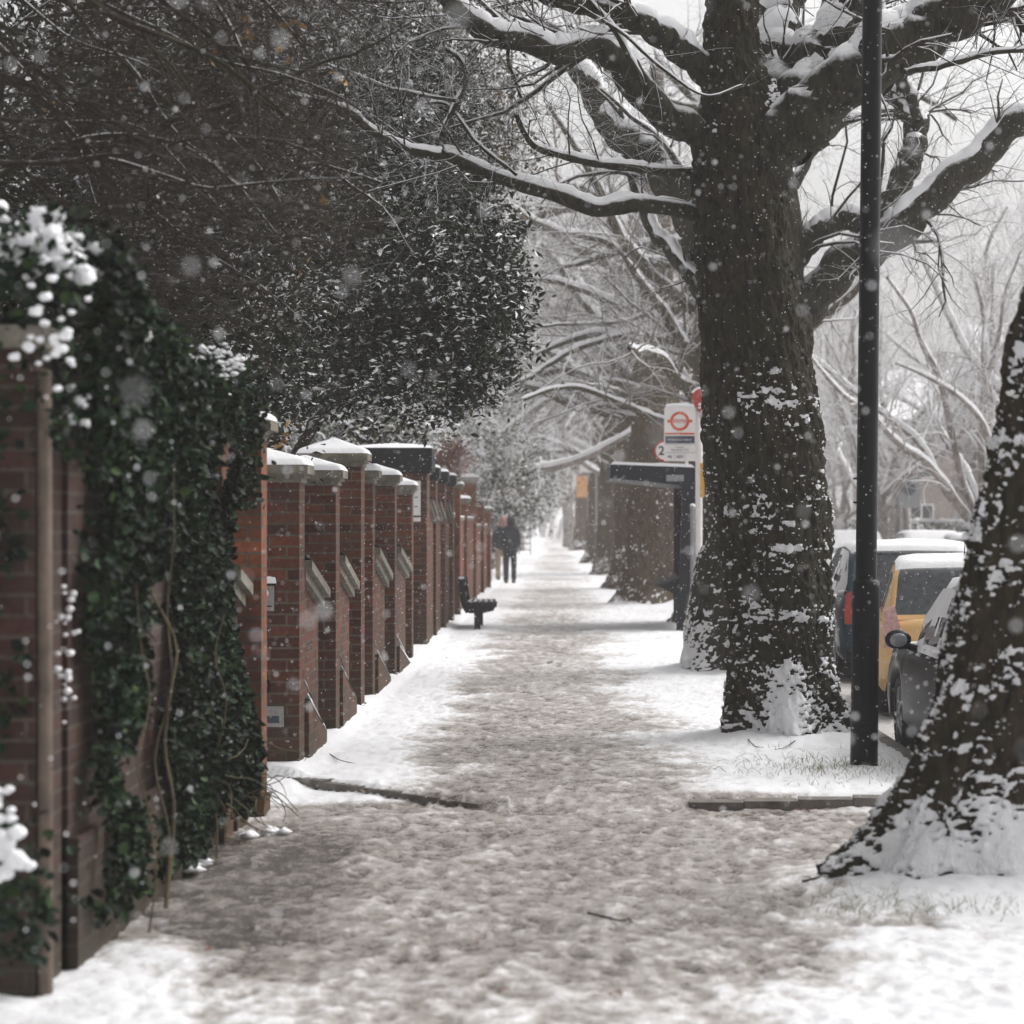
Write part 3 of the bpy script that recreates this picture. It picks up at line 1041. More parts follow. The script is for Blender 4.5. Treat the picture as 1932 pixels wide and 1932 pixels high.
# --- right-hand tree in the foreground
def right_tree():
    Y = 12.55
    root = empty("plane_tree", (2.1, Y, 0), "plane tree with heavily snowed roots in front of the parked cars, at the right edge", "tree")
    rows = [(1668, 1575, 2330), (1640, 1590, 2320), (1600, 1625, 2300), (1560, 1655, 2290), (1500, 1685, 2270), (1440, 1712, 2250), (1380, 1735, 2235), (1300, 1758, 2225), (1200, 1785, 2215),
            (1100, 1812, 2210), (1000, 1838, 2208), (900, 1862, 2206), (800, 1884, 2205), (740, 1896, 2206), (660, 1908, 2210), (600, 1928, 2215), (500, 1945, 2220), (300, 1960, 2215), (0, 1975, 2205)]
    patches = [(1870, 1100, 20, 25, 0.3), (1780, 1240, 14, 30, 0.5), (1830, 1320, 30, 30, 0.35), (1800, 1420, 60, 20, 0.3), (1760, 1510, 90, 18, 0.25), (1740, 1560, 60, 50, 0.7), (1720, 1620, 70, 30, 0.9), (1860, 1480, 60, 40, 0.2),
               (1900, 1560, 60, 60, 0.6), (1860, 1630, 90, 26, 1.0), (1660, 1630, 40, 14, 0.5), (1900, 830, 40, 30, 0.3), (1935, 660, 20, 12, 0.8)]
    mb, cx, z, rr = trunk_mesh(rows, Y, 420, 640, 23, patches, sc=0.034, lumps=0.65, flare=0.06, zsnow=3.2, depth_k=0.42)
    mb.build("trunk", M['bark_right'], root, attr_name="snow")


right_tree()


def street_tree(Y, X, w, label, seed, base_w=None, limbs=(), lean=0.0, patches=(), nth=160, nz=300, top=-200, crown=True, far=0.5, group="plane trees along the kerb", edges=None, extra_levels=None):
    s = FPX / Y
    base_y = VPY + (EYE - float(gz(Y))) * s
    cxp = VPX + X * s
    hw = w * s / 2
    root = empty("plane_tree", (X, Y, float(gz(Y))), label, "tree", group)
    if edges is None:
        edges = [(base_y + 4, cxp - hw * 1.75, cxp + hw * 1.6), (base_y - 0.12 * s, cxp - hw * 1.5, cxp + hw * 1.4), (base_y - 0.4 * s, cxp - hw * 1.22, cxp + hw * 1.15), (base_y - 1.2 * s, cxp - hw * 1.05, cxp + hw)]
        zt = 4.2
        edges.append((base_y - zt * s, cxp - hw * 0.85 + lean * s * 0.5, cxp + hw * 0.85 + lean * s * 0.5))
        edges.append((base_y - 7.5 * s, cxp - hw * 0.5 + lean * s, cxp + hw * 0.5 + lean * s))
        edges.append((base_y - 11 * s, cxp - hw * 0.25 + lean * s * 1.6, cxp + hw * 0.25 + lean * s * 1.6))
    mb, cx, z, rr = trunk_mesh(edges, Y, nth, nz, seed, patches, sc=0.026, lumps=0.3, flare=(0.08 if Y < 50 else 0.3), bare=0.0 if Y < 35 else 0.12)
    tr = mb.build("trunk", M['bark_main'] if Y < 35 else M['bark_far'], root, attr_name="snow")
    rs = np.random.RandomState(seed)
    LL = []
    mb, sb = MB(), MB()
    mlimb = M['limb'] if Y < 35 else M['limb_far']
    for i, (pts, w0, w1, dy) in enumerate(limbs):
        c, r = limb_px(pts, Y, w0, w1, 24, dy)
        c2, r2 = rough_limb(mb, c, r, seed + i, 14)
        snow_ridge(sb, c2, r2, seed + i)
        LL.append((c, r))
    # random scaffold limbs
    nr = (15 if Y < 90 else 10) if crown else 0
    for i in range(nr):
        h = rs.uniform(3.2, 8.5)
        a = rs.uniform(0, 2 * np.pi) if i > 4 else rs.uniform(2.4, 3.9)
        L = rs.uniform(2.8, 5.2)
        p0 = np.array([np.interp(h, z, cx), Y, h])
        d = np.array([math.cos(a), math.sin(a) * 0.8, rs.uniform(0.1, 0.75)])
        pts = [p0]
        for k in range(6):
            d = d + rs.normal(size=3) * 0.22 + np.array([0, 0, 0.04 if k < 3 else -0.06])
            d /= np.linalg.norm(d)
            pts.append(pts[-1] + d * L / 6)
        c = catmull(np.array(pts), 22)
        r = np.linspace(w * 0.13, w * 0.035, 22)
        c2, r2 = rough_limb(mb, c, r, seed + 40 + i, 9)
        snow_ridge(sb, c2, r2, seed + 40 + i)
        LL.append((c, r))
    if mb.v:
        mb.build("limb", mlimb, tr)
    if sb.v:
        sb.build("snow_cover", M['snow'], tr)
    if LL:
        cm = MB()
        grow_crown(cm, LL, seed + 3, extra_levels or [dict(n=8, Lr=(0.7, 2.4), rr=0.42, wob=0.2, up=0.12, N=7), dict(n=8, Lr=(0.4, 1.2), rr=0.55, wob=0.26, up=0.04, N=5, droop=0.02), dict(n=4, Lr=(0.2, 0.6), rr=0.65, wob=0.3, N=4, droop=0.03)],
                   keep=in_view(0.15, 0.15))
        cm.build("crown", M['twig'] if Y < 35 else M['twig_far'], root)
    return root


# the tree right behind the big one
street_tree(29.5, 2.05, 1.05, "dark plane tree directly behind the big one, its snowy foot showing beside it", 31,
            edges=[(1272, 1278, 1560), (1258, 1284, 1550), (1215, 1291, 1540), (1150, 1299, 1530), (1090, 1308, 1522), (1050, 1322, 1520), (1000, 1331, 1515), (720, 1333, 1512), (650, 1324, 1510), (600, 1318, 1510), (480, 1312, 1512), (380, 1330, 1500), (200, 1350, 1470), (-60, 1370, 1450)],
            patches=[(1300, 1190, 30, 40, 0.4), (1300, 1240, 40, 20, 0.5)],
            limbs=[([(1340, 470), (1312, 400), (1270, 335), (1225, 290), (1175, 250), (1140, 215), (1110, 150), (1060, 100)], 100, 40, 1.5),
                   ([(1330, 560), (1300, 520), (1262, 470), (1225, 425), (1200, 350), (1180, 260)], 34, 16, 1.0),
                   ([(1490, 600), (1530, 560), (1580, 508), (1640, 466), (1705, 425), (1770, 372), (1825, 315), (1890, 258), (1960, 215)], 78, 50, -0.5),
                   ([(1480, 540), (1510, 480), (1550, 432), (1600, 416), (1660, 425)], 46, 42, 0.0),
                   ([(1650, 430), (1685, 375), (1712, 310), (1726, 250), (1728, 215)], 48, 44, 0.3),
                   ([(1726, 235), (1700, 205), (1670, 165), (1650, 120)], 26, 16, 0.3),
                   ([(1728, 225), (1722, 190), (1700, 150), (1690, 120), (1670, 60)], 22, 16, 0.0),
                   ([(1500, 350), (1530, 290), (1580, 240), (1640, 215), (1700, 210)], 22, 12, 1.0)],
            crown=False, nth=260, nz=500,
            extra_levels=[dict(n=8, Lr=(0.6, 2.2), rr=0.22, wob=0.24, up=0.0, N=8, droop=0.03), dict(n=7, Lr=(0.3, 1.0), rr=0.5, wob=0.28, N=6, droop=0.03), dict(n=3, Lr=(0.12, 0.4), rr=0.6, wob=0.3, N=4)])
street_tree(43.8, 2.62, 0.95, "plane tree whose trunk rises just above the bus shelter roof, thin snowy boughs reaching left", 47, limbs=[
    ([(1290, 800), (1240, 790), (1190, 768), (1140, 748), (1090, 732), (1040, 735), (985, 755)], 14, 7, -2),
    ([(1300, 640), (1240, 626), (1180, 632), (1120, 648), (1060, 672), (1010, 705), (978, 722)], 15, 7, -1),
    ([(1260, 560), (1200, 600), (1130, 610), (1060, 612), (1000, 618)], 9, 4, -1)])
street_tree(54, 2.0, 1.15, "broad brown plane trunk framed below the bus shelter roof", 59)
street_tree(66, 1.93, 1.05, "plane trunk next up the pavement from the one inside the bus shelter frame", 61)
street_tree(84, 1.82, 1.1, "fourth misty plane trunk past the bus shelter", 73)
street_tree(106, 1.66, 1.0, "hazy plane trunk with a white board hung beside it", 83, nth=90, nz=150)
street_tree(140, 1.42, 1.1, "faint plane trunk where the pavement meets the haze, last of the kerb row", 97, nth=80, nz=120)


# --- misty bare trees across the road, three variants copied
def bare_tree(seed, H):
    rs = np.random.RandomState(seed)
    root = empty("bare_tree", (0, 0, 0), "x", "tree", "misty bare trees across the road")
    mb, sb, cm = MB(), MB(), MB()
    zt = rs.uniform(2.2, 3.2)
    tp = catmull(np.array([(0, 0, -0.3), (rs.normal() * .1, 0, zt * 0.6), (rs.normal() * .2, 0, zt)]), 12)
    mb.tubes(tp, np.linspace(0.38, 0.26, 12), 14)
    LL = []
    for i in range(9):
        a = rs.uniform(0, 2 * np.pi)
        d = np.array([math.cos(a) * 0.6, math.sin(a) * 0.6, rs.uniform(0.5, 1.4)])
        L = rs.uniform(0.55, 0.9) * (H - zt)
        pts = [tp[rs.randint(7, 12)]]
        for k in range(6):
            d = d + rs.normal(size=3) * 0.2 + np.array([0, 0, 0.05])
            d /= np.linalg.norm(d)
            pts.append(pts[-1] + d * L / 6)
        c = catmull(np.array(pts), 18)
        r = np.linspace(0.115, 0.03, 18)
        c2, r2 = rough_limb(mb, c, r, seed + i, 8)
        snow_ridge(sb, c2, r2, seed + i)
        LL.append((c, r))
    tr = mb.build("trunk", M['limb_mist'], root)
    sb.build("snow_cover", M['snow'], tr)
    Pp = np.array([catmull(p, 14) for p, r in LL])
    Rp = np.array([np.interp(np.linspace(0, 1, 14), np.linspace(0, 1, len(r)), r) for p, r in LL])
    for i, lv in enumerate([dict(n=8, Lr=(1.0, 2.8), rr=0.45, wob=0.2, up=0.25, N=7), dict(n=6, Lr=(0.6, 1.6), rr=0.55, wob=0.25, up=0.1, N=5), dict(n=3, Lr=(0.3, 0.9), rr=0.7, wob=0.3, N=4)]):
        Pp, Rp = spawn(Pp, Rp, seed=seed + i * 7, **lv)
        Rp = np.maximum(Rp, 0.006)
        cm.tubes(Pp, Rp, (6, 4, 3)[i], 0, True)
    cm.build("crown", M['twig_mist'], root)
    return root


protos = [bare_tree(201, 12.0), bare_tree(222, 14.0), bare_tree(243, 11.0)]
index_kids(protos[0])
spots = [  # px, Y, scale, rotation, label
    (1838, 50, 0.80, 0.4, 0, "misty tree with white snowy forked arms between lamp post and right trunk"),
    (1660, 74, 0.9, 1.9, 1, "pale misty tree just right of the lamp post above the far parked car"),
    (1585, 98, 0.8, 1.2, 2, "faint tree between the big trunk and the lamp post"),
    (1930, 70, 1.1, 0.9, 1, "tall misty tree rising above the right foreground trunk"),
    (1990, 58, 1.1, 5.1, 2, "tall twiggy tree at the upper right edge of the view"),
    (1700, 104, 1.2, 2.2, 1, "very pale tree far up the opposite pavement"),
    (1850, 100, 1.2, 5.9, 0, "very pale tall tree behind the right side of the street"),
    (1520, 120, 1.1, 0.2, 1, "hazy tree behind the thick limb right of the big trunk"),
]
used = set()
for (px, Y, sc_, rz, v, lab) in spots:
    src = protos[v]
    o = src if v not in used else copy_tree(src)
    used.add(v)
    o.location = ((px - VPX) / FPX * Y, Y, float(gz(Y)))
    o.rotation_euler = (0, 0, rz)
    o.scale = (sc_, sc_, sc_)
    o["label"] = lab
# left of the path, gardens far up the street, and the trees that close the view
for (px, Y, sc_, rz, v, lab) in [(850, 70, 1.0, 2.6, 1, "bare tree rising behind the garden wall above the two people"), (925, 104, 1.1, 1.0, 0, "hazy bare tree over the pavement end"),
                                 (1075, 150, 1.1, 4.0, 2, "hazy bare tree standing where the street vanishes"), (1150, 165, 1.2, 5.0, 1, "faint bare tree behind the row of plane trunks"),
                                 (840, 60, 1.1, 0.3, 2, "bare garden tree behind the evergreen mass"), (1290, 120, 1.2, 2.0, 0, "hazy bare tree seen between bus stop sign and big trunk"),
                                 (975, 135, 1.2, 3.3, 1, "pale bare tree beyond the iron gate"), (1220, 88, 1.2, 4.4, 2, "hazy bare tree above the bus shelter")]:
    o = copy_tree(protos[v])
    o.location = ((px - VPX) / FPX * Y, Y, float(gz(Y)))
    o.rotation_euler = (0, 0, rz)
    o.scale = (sc_, sc_, sc_)
    o["label"] = lab
    o["group"] = "hazy bare trees up the street"


# far wood closing the street
def far_wood():
    rs = np.random.RandomState(77)
    mb = MB()
    n = 300
    X = rs.uniform(-30, 60, n)
    Yv = rs.uniform(175, 230, n)
    Pp = np.zeros((n, 6, 3))
    H = rs.uniform(4, 9, n)
    for k in range(6):
        Pp[:, k, 0] = X + rs.normal(size=n) * 0.25 * k
        Pp[:, k, 1] = Yv
        Pp[:, k, 2] = gz(Yv) - 0.3 + H * k / 5
    R = rs.uniform(0.08, 0.25, n)[:, None] * np.linspace(1, 0.2, 6)[None]
    mb.tubes(Pp, R, 5)
    a, b = spawn(Pp, R, 12, (1.5, 4.5), 0.5, up=0.3, N=5, seed=5)
    mb.tubes(a, np.maximum(b, 0.02), 4)
    a, b = spawn(a, b, 5, (0.6, 2.0), 0.6, up=0.1, N=4, seed=6)
    mb.tubes(a, np.maximum(b, 0.015), 3)
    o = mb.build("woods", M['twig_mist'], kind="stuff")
    tag(o, "far bare woodland fading into the snowfall", "woodland")


far_wood()

# ------------------------------------------------------------------ evergreen mass over the wall (left)
def reg(px, py, Y, rx, ry, rz):
    return (P(px, py, Y), (rx, ry, rz))


def shrub(name, label, cat, loc, regions, nclump, per, sig, size, mat, seed, stems=None, snow=0, snow_size=0.03, group=None, upb=0.3, shell=0.5, aspect=0.5):
    rs = np.random.RandomState(seed)
    root = empty(name, loc, label, cat, group)
    mb = MB()
    pts = clump_points(regions, nclump, per, sig, rs, shell)
    pts = pts[pts[:, 2] > 0.05]
    gap = fbm(pts[:, 0] * 1.5, pts[:, 1] * 1.5, pts[:, 2] * 1.5, 3, seed + 2)
    pts = pts[(gap > 0.43) | (rs.uniform(0, 1, len(pts)) < 0.18)]
    leaves(mb, pts, size, rs, 0, upb, aspect)
    mb.build("foliage", M[mat], root)
    if stems:
        sm = MB()
        for i, st in enumerate(stems):
            c = catmull(np.array(st[0]), 16)
            sm.tubes(c, np.linspace(st[1], st[2], 16), 9)
        # fine wood inside the crown
        k = min(700, len(regions) * 60)
        pc = clump_points(regions, k, 1, 0.01, rs, 0.2)
        cen = np.array([r[0] for r in regions])
        j = rs.randint(0, len(regions), k)
        q = np.linspace(0, 1, 6)[None, :, None]
        br = cen[j][:, None, :] * (1 - q) + pc[:, None, :] * q + rs.normal(size=(k, 6, 3)) * 0.05
        sm.tubes(br, np.linspace(0.014, 0.004, 6)[None].repeat(k, 0), 4)
        sm.build("branches", M['twig_dark'], root)
    if snow:
        sb = MB()
        q = fbm(pts[:, 0] * 2.4, pts[:, 1] * 2.4, pts[:, 2] * 2.4, 2, seed)
        w = np.clip(q - 0.42, 0.01, None) ** 2
        p = pts[rs.choice(len(pts), snow, p=w / w.sum())]
        zc = np.array([r[0][2] for r in regions]).mean()
        blobs(sb, p + np.array([0, 0, 0.01]), snow_size, rs)
        sb.build("snow_clumps", M['snow'], root)
    return root


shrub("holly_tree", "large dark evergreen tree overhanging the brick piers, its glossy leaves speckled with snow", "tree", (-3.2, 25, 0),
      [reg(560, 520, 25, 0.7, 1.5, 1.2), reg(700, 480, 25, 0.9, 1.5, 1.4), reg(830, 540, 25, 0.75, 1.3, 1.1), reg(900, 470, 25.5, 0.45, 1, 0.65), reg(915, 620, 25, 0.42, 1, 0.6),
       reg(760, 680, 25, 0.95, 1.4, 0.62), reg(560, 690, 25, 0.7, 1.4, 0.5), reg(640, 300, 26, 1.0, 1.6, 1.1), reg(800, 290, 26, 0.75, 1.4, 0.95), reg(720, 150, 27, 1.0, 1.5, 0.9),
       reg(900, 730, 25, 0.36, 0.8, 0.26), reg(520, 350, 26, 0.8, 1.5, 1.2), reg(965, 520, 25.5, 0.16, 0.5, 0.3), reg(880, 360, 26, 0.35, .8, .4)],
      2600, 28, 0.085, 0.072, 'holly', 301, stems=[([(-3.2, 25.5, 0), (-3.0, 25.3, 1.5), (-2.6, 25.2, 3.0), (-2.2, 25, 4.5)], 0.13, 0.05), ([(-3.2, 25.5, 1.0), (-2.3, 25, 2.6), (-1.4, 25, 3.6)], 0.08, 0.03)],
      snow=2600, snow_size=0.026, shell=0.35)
shrub("evergreen_tree", "olive brown leaved tree with snowy twigs behind the holly, top left", "tree", (-4, 31, 0),
      [reg(420, 120, 31, 1.3, 1.5, 1.5), reg(620, 90, 31, 1.3, 1.5, 1.3), reg(820, 120, 32, 1.1, 1.5, 1.1), reg(930, 210, 33, 0.6, 1.2, 0.8), reg(500, 300, 31, 1.5, 1.5, 1.0), reg(300, 60, 31, 1.5, 1.5, 1.3), reg(960, 330, 34, .45, 1, .6), reg(700, -60, 31, 2.2, 1.5, 1.0)],
      2600, 18, 0.16, 0.07, 'olive', 311, stems=[([(-4, 31, 0), (-3.6, 31, 3), (-3.2, 31, 6)], 0.16, 0.06)], snow=2600, snow_size=0.022, shell=0.3)
# dark hedge mass behind the near wall
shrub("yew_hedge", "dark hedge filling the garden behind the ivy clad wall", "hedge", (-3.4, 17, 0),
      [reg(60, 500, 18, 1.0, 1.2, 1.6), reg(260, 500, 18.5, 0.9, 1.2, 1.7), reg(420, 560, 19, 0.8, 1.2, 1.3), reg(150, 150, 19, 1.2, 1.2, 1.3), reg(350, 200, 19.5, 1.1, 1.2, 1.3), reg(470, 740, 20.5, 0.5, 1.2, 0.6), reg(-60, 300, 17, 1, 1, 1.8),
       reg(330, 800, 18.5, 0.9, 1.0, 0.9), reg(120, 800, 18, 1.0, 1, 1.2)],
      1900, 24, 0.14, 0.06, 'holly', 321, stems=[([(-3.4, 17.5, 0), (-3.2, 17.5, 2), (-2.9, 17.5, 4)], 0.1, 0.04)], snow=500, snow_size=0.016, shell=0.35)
shrub("laurel_bush", "yellow green laurel bush with snow laden leaves just above the gate pier caps", "bush", (-2.9, 37.2, 0),
      [reg(640, 802, 37, 0.42, 0.5, 0.22), reg(720, 805, 37, 0.6, 0.6, 0.27), reg(800, 800, 37, 0.42, 0.5, 0.24), reg(700, 840, 37, 1.0, 0.6, 0.3)],
      460, 16, 0.08, 0.10, 'laurel', 331, stems=[([(-2.9, 37.3, 0), (-2.8, 37.2, 1.5), (-2.6, 37, 2.4)], 0.05, 0.02)], snow=330, snow_size=0.035, aspect=0.4)
shrub("copper_beech_hedge", "rusty brown leaved hedge top behind the black capped piers", "hedge", (-2.5, 47, 0),
      [reg(845, 865, 47, 0.35, 1.5, 0.22), reg(820, 880, 45, 0.4, 1.5, 0.4)], 260, 18, 0.08, 0.07, 'rust', 341, stems=[([(-2.5, 47, 0), (-2.4, 47, 1.5), (-2.3, 47, 2.4)], 0.04, 0.02)])
shrub("rhododendron_bush", "snow laden rhododendron spilling over the far red brick wall", "bush", (-2.2, 58, 0),
      [reg(905, 850, 56, 0.42, 1, 0.3), reg(960, 850, 57, 0.42, 1, 0.45), reg(985, 900, 60, 0.4, 1, 0.5), reg(930, 905, 58, 0.5, 1, 0.5), reg(890, 820, 55, 0.4, 1, 0.25)],
      700, 16, 0.10, 0.12, 'laurel', 351, stems=[([(-2.2, 58, 0), (-2.0, 58, 1.5), (-1.6, 58, 2.6)], 0.06, 0.02)], snow=650, snow_size=0.06, aspect=0.4)
shrub("garden_shrub", "misty grey green shrub above the end of the brick wall", "bush", (-2.3, 76, 0),
      [reg(945, 935, 76, 0.8, 1.5, 0.9), reg(985, 930, 78, 0.6, 1.5, 1.0), reg(1015, 925, 84, 0.35, 1, 0.8), reg(900, 1010, 77, 0.6, 1.5, 0.9), reg(1000, 860, 84, 0.7, 1.5, 1.2), reg(895, 1060, 75, 0.4, 1.0, 0.6)],
      1000, 14, 0.16, 0.12, 'farleaf', 361, stems=[([(-2.3, 77, 0), (-2.0, 77, 1.5), (-1.6, 77, 3.0)], 0.08, 0.03)], snow=400, snow_size=0.06)
shrub("evergreen_tree", "hazy evergreen beyond the two people with the iron gate below it", "tree", (-3, 112, 0.1),
      [reg(1005, 900, 112, 1.4, 2, 1.6), reg(985, 800, 112, 1.8, 2, 2.2), reg(940, 700, 112, 2.4, 2, 2.6), reg(1010, 960, 115, .7, 2, .8)],
      900, 16, 0.3, 0.16, 'farleaf', 371, stems=[([(-3, 112, 0), (-2.6, 112, 3), (-2, 112, 7)], 0.2, 0.06)], snow=500, snow_size=0.08)
shrub("conifer_tree", "tall dark garden tree behind the far brick walls", "tree", (-5, 62, 0),
      [reg(800, 600, 62, 2.4, 2, 2.6), reg(860, 400, 62, 2.2, 2, 2.6), reg(800, 760, 62, 2.4, 2, 1.6), reg(700, 250, 62, 3, 2, 3)],
      900, 22, 0.3, 0.14, 'holly', 381, stems=[([(-5, 62, 0), (-4.5, 62, 4), (-4, 62, 9)], 0.2, 0.06)], snow=900, snow_size=0.05)


# --- tangle of bare twigs, top left
def tangle():
    rs = np.random.RandomState(404)
    root = empty("bare_shrub", (-2.9, 14.5, 0), "tangled bare shrub of dark brown twigs arching over the ivy clad wall, top left", "shrub")
    L = []
    for i in range(60):
        Y = rs.uniform(12.5, 17.5)
        x0, y0 = rs.uniform(-250, 250), rs.uniform(-250, 500)
        pts = [P(x0, y0, Y)]
        a = rs.uniform(-0.25, 1.0)
        n = 7
        for k in range(n):
            a += rs.normal() * 0.25 + 0.02
            st = rs.uniform(60, 130)
            x0 += math.cos(a) * st
            y0 += math.sin(a) * st
            Y += rs.normal() * 0.15
            pts.append(P(x0, y0, Y))
        L.append((catmull(np.array(pts), 20), np.linspace(rs.uniform(0.009, 0.024), 0.004, 20)))
    # a few named arcs of the photograph
    for pts, w0, w1, Y in [([(0, 330), (90, 285), (180, 258), (270, 258), (340, 275), (400, 310), (440, 345), (475, 362)], 12, 6, 13.5), ([(60, 240), (150, 230), (260, 240), (330, 300), (420, 400)], 8, 5, 14.5),
                           ([(380, 205), (430, 260), (480, 310), (520, 370), (545, 430)], 14, 8, 15), ([(420, 430), (520, 350), (580, 310), (640, 320), (720, 345)], 10, 5, 15.5), ([(345, 0), (352, 60), (365, 110), (372, 170)], 14, 10, 15.5),
                           ([(100, -40), (170, 60), (250, 130), (330, 250), (430, 330), (520, 440)], 10, 5, 14.5), ([(540, 180), (470, 150), (400, 130), (300, 128), (210, 100)], 8, 5, 15)]:
        L.append((catmull(np.array([P(a, b, Y) for a, b in pts]), 20), np.linspace(w0, w1, 20) / 2 * Y / FPX))
    mb = MB()
    # main stems from the soil to the tangle
    for k in range(7):
        a = P(rs.uniform(-150, 300), rs.uniform(100, 500), rs.uniform(14, 16))
        b = np.array([a[0] - 0.4, a[1] + 0.5, 0])
        mb.tubes(catmull(np.array([b, (a + b) / 2 + rs.normal(size=3) * .15, a]), 14), np.linspace(0.03, 0.014, 14), 7)
    mb.build("stem", M['twig_dark'], root)
    cm = MB()
    for p, r in L:
        cm.tubes(p, r, 7)
    grow_crown(cm, L, 17, [dict(n=12, Lr=(0.3, 1.1), rr=0.6, wob=0.25, N=7, droop=0.02), dict(n=6, Lr=(0.15, 0.6), rr=0.65, wob=0.3, N=5), dict(n=3, Lr=(0.08, 0.3), rr=0.7, wob=0.3, N=4)],
               keep=lambda q: (VPX + q[:, -1, 0] / q[:, -1, 1] * FPX < 760) & ((VPY - (q[:, -1, 2] - EYE) / q[:, -1, 1] * FPX) < 760), sides=(5, 4, 3))
    cm.build("crown", M['twig_dark'], root)
    sb = MB()
    for i, (p, r) in enumerate(L[-7:-1] + L[:18]):
        snow_ridge(sb, p, r * .6 + 0 * p[:, 2], i)
    sb.build("snow_cover", M['snow'], root)
    # withered leaves
    lb = MB()
    for (px, py, n) in ((545, 115, 6), (480, 75, 8), (560, 55, 5), (235, 170, 4), (600, 350, 5), (570, 510, 3), (545, 820, 7), (640, 130, 5), (400, 120, 4), (90, 200, 4)):
        c = P(px, py, 15.2)
        leaves(lb, c + rs.normal(size=(n, 3)) * np.array([0.03, 0.1, 0.04]), 0.06, rs, 0, 0.0)
    lb.build("withered_leaves", M['deadleaf'], root)


tangle()

# ------------------------------------------------------------------ near wall with ivy
WX = -1.80


def near_wall():
    root = empty("brick_wall", (-1.95, 12, 0), "dark old brick garden wall mostly hidden under ivy", "wall")
    mb = MB()
    mb.box(-2.2, WX - 0.07, 10.05, 14.15, -0.2, 2.15)
    mb.box(-2.2, WX - 0.03, 10.05, 14.15, -0.2, 0.45)
    w = mb.build("wall", M['brick_old'], root)
    mb = MB()
    mb.box(-2.26, WX - 0.02, 10.03, 14.17, 2.15, 2.23)
    mb.build("coping", M['stone'], root)
    # near pier
    root = empty("brick_pier", (-2.1, 9.75, 0), "dark brown brick pier with a pale edge strip and ivy on its top", "pier")
    mb = MB()
    mb.box(-2.75, -1.885, 9.5, 10.0, -0.2, 2.28)
    mb.build("shaft", M['brick_old'], root)
    mb = MB()
    mb.tubes(np.array([(-1.855, 9.53, -0.1), (-1.857, 9.53, 1.0), (-1.86, 9.53, 2.2)]), np.array([0.029, 0.028, 0.028]), 12)
    mb.build("edge_strip", M['palestrip'], root)
    mb = MB()
    mb.box(-2.8, -1.84, 9.45, 10.03, 2.28, 2.36)
    mb.build("cap", M['stone'], root)


near_wall()


